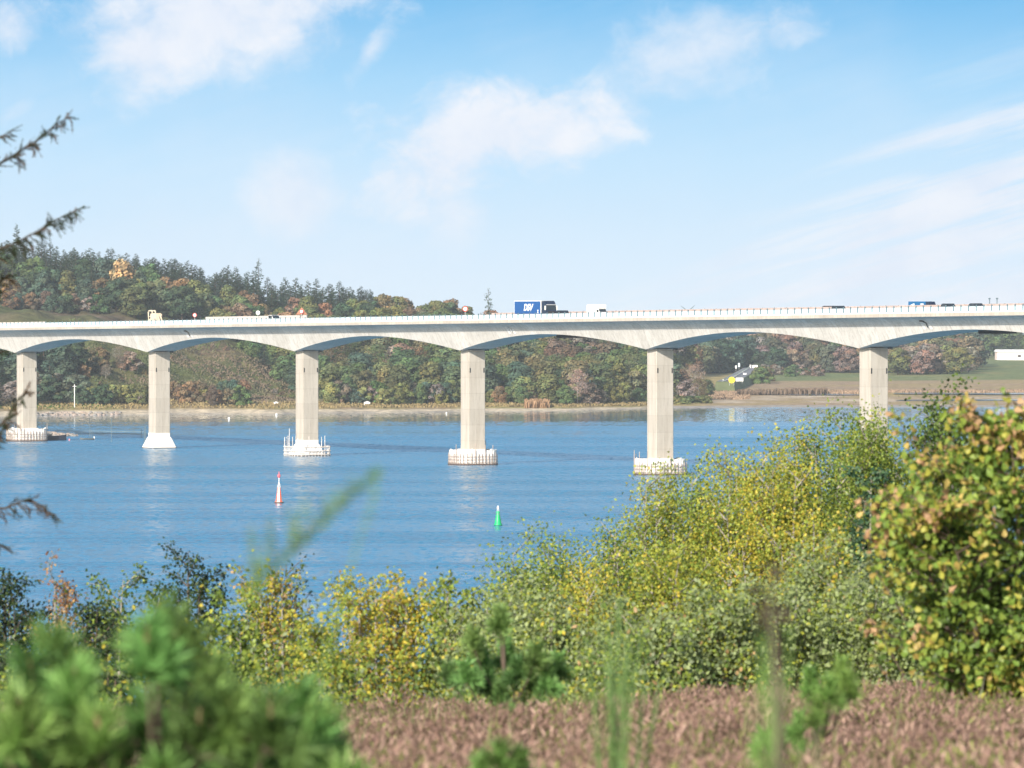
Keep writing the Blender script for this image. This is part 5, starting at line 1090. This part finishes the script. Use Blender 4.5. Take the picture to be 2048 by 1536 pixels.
# --- pines
def needles(mb, p, d, ln, nlen, n, r, col, wd=.0022, cone=(.35, .95)):
    """one pine shoot: needles standing off the twig p..p+d*ln"""
    d = d / np.linalg.norm(d); t = r.rand(n); base = p + d * (t * ln)[:, None]; q = rdir(r, n); q -= (q @ d)[:, None] * d; q /= np.linalg.norm(q, axis=1)[:, None]
    k = r.uniform(cone[0], cone[1], n); D = d * (1 - .45 * k)[:, None] + q * k[:, None]; mb.cards(base, D, rdir(r, n), nlen * (.75 + .4 * r.rand(n)), wd, col[None] * (.65 + .7 * r.rand(n))[:, None], [(-.5, 0, 0), (.5, 0, 0), (.45, .6, 2), (0, 1, 6), (-.45, .6, 2)])
def pine(name, label, base, shoots, nlen, n_needles, seed, col, candle=None, wd=.0022, thick=.012, shl=.16):
    r = np.random.RandomState(seed); R = random.Random(seed); root = empty(name, tuple(base), 0, label, 'tree' if name.startswith('pine') else 'shrub'); wood = MB(); nd = MB(); ends = []; b = np.array(base)
    top = max(s[0][2] for s in shoots) - b[2]
    ax = np.array([np.mean([s[0][0] for s in shoots]) - b[0], np.mean([s[0][1] for s in shoots]) - b[1], 0]); t = np.linspace(0, 1, 8)
    trunk = np.outer(t, [ax[0] * .8, ax[1] * .8, top * .9]); wood.tube(trunk, np.linspace(thick * 2.2, thick * .5, 8), 8, cap=False)
    for (tip, ln_) in shoots:
        e = np.array(tip) - b; f = max(.05, min(.85, e[2] / top - .35)); p0 = trunk[0] + (trunk[-1] - trunk[0]) * f; mid = p0 * .45 + e * .55 + [0, 0, -.08]
        s_ = np.linspace(0, 1, 8)[:, None]; c = (1 - s_) ** 2 * p0 + 2 * s_ * (1 - s_) * (mid + (e - mid) * [.7, .7, 0]) + s_ ** 2 * e; wood.tube(c, np.linspace(thick * .8, .003, 8), 5, cap=False)
        dr = c[-1] - c[-2] + [0, 0, .01]; dr /= np.linalg.norm(dr); dr = dr * .5 + np.array([0, -.05, .6]); dr /= np.linalg.norm(dr)
        tone = R.uniform(.65, 1.35); cc = col * tone * np.array([R.uniform(.9, 1.25), 1, 1])
        needles(nd, e - dr * ln_ * .9, dr, ln_, nlen, n_needles, r, cc, wd); needles(nd, c[4], c[-1] - c[4], np.linalg.norm(c[-1] - c[4]), nlen, n_needles // 2, r, cc * .8, wd)
        for _ in range(3):
            q = rdir(r, 1)[0] * .8 + dr * .5; q[2] = abs(q[2]) * .6; l2 = ln_ * .7; wood.tube([e - dr * ln_ * .9, e - dr * ln_ * .9 + q * l2], [.004, .003], 4, cap=False); needles(nd, e - dr * ln_ * .9, q, l2, nlen * .95, n_needles // 2, r, cc * R.uniform(.7, 1.1), wd)
        if candle: ends.append((e - dr * .02, dr))
    wood.build('trunk', M_bark, root); nd.build('needles', M_needle, root)
    if candle:
        bm_ = MB(); bm_.lathe([(.001, 0), (.008, .004), (.008, .02), (.004, .045), (.001, .05)], 7); me = bm_.mesh('bud'); me.materials.append(candle)
        for e, dr in ends: o = bpy.data.objects.new('bud', me); link(o, root); o.location = e; o.rotation_euler = Vector(dr).to_track_quat('Z', 'Y').to_euler()
    return root
PGREEN = L((.16, .32, .09)); M_bud = mat('bud_scale', (.24, .16, .09), .7)
rp = random.Random(9)
def tips(lst, d0, jd, ln=.10, lo=None): return [(P(u, v, d0 + rp.uniform(-jd, jd)), ln) for (u, v) in lst]
b0 = P(330, 1500, 14.5); b0[2] = nearH(b0[0], b0[1])
big = [(110, 1290), (60, 1330), (150, 1360), (330, 1235), (295, 1275), (375, 1280), (420, 1350), (195, 1440), (235, 1500), (290, 1420),  (40, 1420), (100, 1440), (20, 1500), (150, 1520),
       (330, 1460), (400, 1440), (470, 1410), (540, 1430), (600, 1400), (640, 1440), (440, 1500), (520, 1510), (600, 1520), (660, 1510), (330, 1545), (80, 1560), (560, 1570), (240, 1580), (420, 1570), (-60, 1360), (-90, 1480), (-40, 1570), (160, 1620), (500, 1640), (330, 1640), (650, 1600), (10, 1640), (690, 1560)]
pine('pine_tree', 'blurred bright green young pine filling the lower left corner', b0, tips(big, 14.5, .4, .10), .09, 105, 3, PGREEN, M_bud, .0042)
b1 = P(1010, 1400, 40.); b1[2] = nearH(b1[0], b1[1])
mid = [(1000, 1225), (955, 1300), (930, 1335), (975, 1345), (1010, 1290), (1035, 1330), (1060, 1350), (1095, 1345), (1115, 1320), (900, 1340), (1000, 1380), (1070, 1300), (945, 1270)]
pine('pine_sapling', 'small young pine growing in the heather in the middle of the foreground', b1, tips(mid, 40., .3, .12), .09, 170, 5, L((.16, .30, .09)), None, .004)
b2 = P(1640, 1500, 28.); b2[2] = nearH(b2[0], b2[1])
mid2 = [(1685, 1330), (1660, 1370), (1640, 1410), (1600, 1440), (1570, 1470), (1690, 1360), (1620, 1350), (1530, 1470)]
pine('pine_sapling', 'blurred green pine sapling beside the dark stem at the right', b2, tips(mid2, 28., .3, .1), .07, 110, 6, L((.17, .32, .08)), None, .003)
b3 = P(1010, 1600, 20.); b3[2] = nearH(b3[0], b3[1])
pine('pine_sapling', 'low blurred pine sapling at the bottom edge of the picture', b3, tips([(1000, 1495), (960, 1520), (1040, 1510), (1010, 1550), (940, 1560), (1080, 1560)], 20., .2, .07), .05, 130, 7, L((.2, .34, .09)), None, .003)
# --- broom: green whip-like stems
def broom(name, label, u, d, whips, seed, col, nsub=8, rr=.004, zbase=None, sublen=.45, subtilt=.25):
    R = random.Random(seed); r = np.random.RandomState(seed); x = (u - 1024) / FPX * d; z0 = float(nearH(x, d)) if zbase is None else zbase; root = empty(name, (x, d, z0), 0, label, 'shrub'); mb = MB(); lf = MB(); Pn = []; Dn = []
    for (ue, ve) in whips:
        e = P(ue, ve, d + R.uniform(-.2, .2)) - [x, d, z0]; b_ = np.array([R.uniform(-.05, .05), R.uniform(-.05, .05), 0]); t = np.linspace(0, 1, 10)[:, None]
        c = b_ + (e - b_) * np.concatenate([t ** 1.5, t ** 1.2, t ** .85], 1); mb.tube(c, np.linspace(rr * 1.6, rr * .35, 10), 5, cap=False); H = np.linalg.norm(e)
        for j in range(nsub):
            f = R.uniform(.25, .9); k = f * 9; i0 = int(k); p = c[i0] + (c[min(9, i0 + 1)] - c[i0]) * (k - i0); ax = (c[-1] - c[i0]) + 1e-6; ax /= np.linalg.norm(ax)
            dd = ax + np.array([R.uniform(-1, 1), R.uniform(-1, 1), R.uniform(-.1, .3)]) * subtilt; ln = H * sublen * R.uniform(.4, 1) * (1.1 - f); s_ = np.linspace(0, 1, 5)[:, None]; q = p + dd * ln * s_ + np.array([0, 0, .1]) * ln * s_ ** 2
            mb.tube(q, np.linspace(rr * .7, rr * .25, 5), 4, cap=False); m_ = 14; ff = r.rand(m_, 1); Pn.append(p + dd * ln * ff); Dn.append(dd + rdir(r, m_) * .6)
        m_ = 40; ff = r.rand(m_) * 9; i0 = np.clip(ff.astype(int), 0, 8); Pn.append(c[i0] + (c[i0 + 1] - c[i0]) * (ff - i0)[:, None]); Dn.append(np.array([0, 0, .6]) + rdir(r, m_) * .7)
    Pn = np.concatenate(Pn); n = len(Pn); lf.cards(Pn, np.concatenate(Dn), rdir(r, n), .014 + .01 * r.rand(n), .005, np.tile(col * 1.1, (n, 1)) * (.7 + .6 * r.rand(n))[:, None])
    mb.build('stems', mat('broom_stem', tuple(col), .6), root); lf.build('leaves', M_leaf, root); return root
broom('broom_bush', 'blurred broom plants with upright green stems right of the small middle pine', 1240, 19, [(1190, 1210), (1215, 1250), (1240, 1190), (1262, 1225), (1285, 1260), (1300, 1290), (1205, 1300), (1330, 1340), (1175, 1280), (1250, 1260), (1225, 1330)], 2, L((.12, .21, .06)), 6, .0032, None, .5, .12)
broom('broom_bush', 'strongly blurred broom plant with a tall dark stem at the right of the foreground', 1560, 10, [(1538, 1170), (1530, 1290), (1520, 1240), (1570, 1330), (1495, 1390), (1600, 1400), (1545, 1360), (1580, 1250), (1640, 1420)], 3, L((.16, .28, .07)), 9, .003, None, .35, .12)
mb = MB(); p0 = P(1560, 1480, 9.0); x0, z0 = p0[0], float(nearH(p0[0], 9.0)); pts = [(0, 0, 0), (.0, 0, .6), P(1558, 1400, 9.0) - [x0, 9.0, z0], P(1545, 1250, 9.0) - [x0, 9.0, z0], P(1540, 1130, 9.0) - [x0, 9.0, z0]]
mb.tube(pts, [.005, .005, .006, .004, .002], 6); o = mb.build('dead_stem', worn('dead_stem_bark', (.10, .075, .06), .9, .2, 9)); o.location = (x0, 9.0, z0); tag(o, 'blurred dark dead stem rising out of the broom at the right', 'stem')
rr_ = np.random.RandomState(2)
n = 11; tt = rr_.rand(n) * .6 + .08; Pn = np.array([P(1540 + 12 * math.sin(t_ * 9), 1130 + 230 * t_, 9.0) - [x0, 9.0, z0] for t_ in tt]); lf = MB(); lf.cards(Pn + rr_.normal(size=(n, 3)) * .012, rdir(rr_, n), rdir(rr_, n), .035, .018, np.tile(L((.12, .09, .06)), (n, 1)) * (.6 + .8 * rr_.rand(n))[:, None]); lf.build('withered_leaves', M_leaf, o)
broom('broom_twig', 'blurred green broom shoot slanting up to the right across the water', 440, 9.5, [(762, 938)], 4, L((.12, .22, .04)), 0, .0030)
tw = bpy.data.objects['broom_twig']; bx_, by_, bz_ = tw.location
mb = MB(); R = random.Random(6); Pn = []; Dn = []
for j in range(34):
    f = R.uniform(.0, .85); u0, v0 = 500 + 262 * f, 1190 - 252 * f ** .93; u1 = u0 + R.uniform(-10, 60) - 25; v1 = v0 - R.uniform(60, 150) * (1.05 - f)
    a_ = P(u0, v0, 9.5) - [bx_, by_, bz_]; e_ = P(u1, v1, 9.5 + R.uniform(-.1, .1)) - [bx_, by_, bz_]; s_ = np.linspace(0, 1, 5)[:, None]; q = a_ + (e_ - a_) * s_; mb.tube(q, np.linspace(.0022, .0008, 5), 4, cap=False)
mb.build('side_twigs', mat('broom_twig_stem', (.13, .21, .05), .6), tw)
n = 330; f = rr_.rand(n); Pn = np.stack([P(500 + 262 * q, 1190 - 252 * q ** .93, 9.5) - [bx_, by_, bz_] for q in f]); lf = MB(); lf.cards(Pn, rdir(rr_, n) + [.5, 0, .6], rdir(rr_, n), .011 + .006 * rr_.rand(n), .003, np.tile(L((.14, .26, .05)), (n, 1)) * (.7 + .6 * rr_.rand(n))[:, None]); lf.build('leaflets', M_leaf, tw)

# --- spruce at the left edge, its branch ends reaching into the picture
M_twig = mat('dark_twig', (.045, .032, .022), .9)
def spruce():
    d = 44.; x = (-420 - 1024) / FPX * d; z0 = float(nearH(x, d)); root = empty('spruce_tree', (x, d, z0), 0, 'dark spruce outside the left edge whose branch ends reach into the picture', 'tree'); R = random.Random(4); r = np.random.RandomState(4)
    top = CZ - (-900 - HY) / FPX * d - z0; mb = MB(); mb.tube([(0, 0, -.2), (.03, 0, top * .5), (0, 0, top)], [.13, .08, .01], 10); mb.build('trunk', M_bark, root)
    DK = L((.028, .05, .02)); RB = L((.14, .085, .045))
    def branch(pts, brown=.3, dens=1., name='branch', ntw=34):
        pts = np.array(pts, float); t = np.linspace(0, 1, len(pts)); T = np.linspace(0, 1, 14); c = np.stack([np.interp(T, t, pts[:, k]) for k in range(3)], 1); c[1:-1] += r.normal(size=(12, 3)) * .008
        wood = MB(); nd = MB(); wood.tube(c, np.linspace(.014, .003, 14), 6, cap=False)
        def spray(a, b_, rad, n, col):
            ax = b_ - a; ln = np.linalg.norm(ax); ax /= ln; f = r.rand(n); q = rdir(r, n); nd.cards(a + (b_ - a) * f[:, None], q + ax * .6, rdir(r, n), rad * (.7 + .5 * r.rand(n)), .0035, col[None] * (.6 + .8 * r.rand(n))[:, None], [(-.5, 0, 0), (.5, 0, 0), (.3, .9, 0), (0, 1, 0)])
        for j in range(ntw):
            f = (j + R.random()) / ntw; k = f * 13; i0 = min(12, int(k)); p = c[i0] + (c[i0 + 1] - c[i0]) * (k - i0); ax = c[i0 + 1] - c[i0]; ax /= np.linalg.norm(ax)
            side = (-1) ** j; ln = R.uniform(.06, .15) * (1.5 - f * .95); dd = ax * R.uniform(.3, .9) + np.array([0, side * R.uniform(.1, .7), R.uniform(-1.1, .25)]); dd /= np.linalg.norm(dd); e = p + dd * ln
            wood.tube([p, e], [.004, .0025], 4, cap=False); col = RB if R.random() < brown else DK * R.uniform(.7, 1.7); spray(p, e, .016, int(34 * dens), col)
            for _ in range(2):
                p2 = p + (e - p) * R.uniform(.4, .9); e2 = p2 + (dd + rdir(r, 1)[0] * .8) * R.uniform(.03, .06); wood.tube([p2, e2], [.003, .002], 3, cap=False); spray(p2, e2, .015, int(16 * dens), col)
        spray(c[0], c[-1], .013, int(140 * dens), DK)
        b_ = wood.build(name, M_twig, root); nd.build('needles', M_needle, b_)
    o3 = np.array([x, d, z0]); W_ = lambda *L_: [P(u, v, d + dy) - o3 for (u, v, dy) in L_]
    tr = lambda v: [np.array([0, 0, CZ - (v - HY) / FPX * d - z0])]
    branch(tr(560) + W_((-120, 400, 0), (0, 325, -.1), (60, 290, -.1), (142, 232, -.15)), .5, 1.5, ntw=74)
    branch(tr(420) + W_((-150, 300, .2), (-40, 290, .2), (22, 262, .2)), .3)
    branch(tr(700) + W_((-120, 560, .1), (0, 497, 0), (70, 465, 0), (156, 420, -.05)), .08, 2.0, ntw=90)
    branch(tr(760) + W_((-120, 640, .1), (-40, 590, .2), (18, 548, .3)), .2, 1.3, ntw=60)
    branch(tr(860) + W_((-160, 760, .1), (-60, 720, .2), (10, 700, .3)), .1, 1, ntw=40)
    branch(tr(1060) + W_((-120, 930, .1), (-30, 880, 0), (10, 840, 0), (56, 775, -.05)), .35, 1.4, ntw=66)
    branch(tr(1000) + W_((-120, 960, .1), (-40, 900, .2), (12, 850, .3)), .1, 1.2, ntw=60)
    branch(tr(1120) + W_((-120, 1030, .1), (0, 1015, 0), (60, 1000, 0), (112, 1030, -.05)), .55, .9, ntw=56)
    branch(tr(1150) + W_((-120, 1090, .1), (-40, 1075, .2), (10, 1092, .3)), .4, .8, ntw=36)
    for k in range(34):   # the rest of the tree
        v = -750 + k * 62; a = R.uniform(1.2, 5.1); ln = .25 + 1.25 * (k / 34); p = tr(v)[0]; e = p + np.array([math.cos(a) * ln, math.sin(a) * ln, .15 * ln]); branch([p, (p + e) / 2 - [0, 0, .05], e], .2, .7, ntw=22)
spruce()

# ------------------------------------------------------------------ haze
m = bpy.data.materials.new('haze'); m.use_nodes = True; t = m.node_tree; t.nodes.clear(); out = t.nodes.new('ShaderNodeOutputMaterial'); pv = t.nodes.new('ShaderNodeVolumePrincipled')
pv.inputs['Color'].default_value = (.80, .90, 1, 1); pv.inputs['Density'].default_value = HAZE_D; pv.inputs['Anisotropy'].default_value = 0
t.links.new(pv.outputs[0], out.inputs['Volume'])
mb = MB(); mb.box(-5800, 5800, -600, 5400, -49, 112); tag(mb.build('haze', m), kind='stuff')
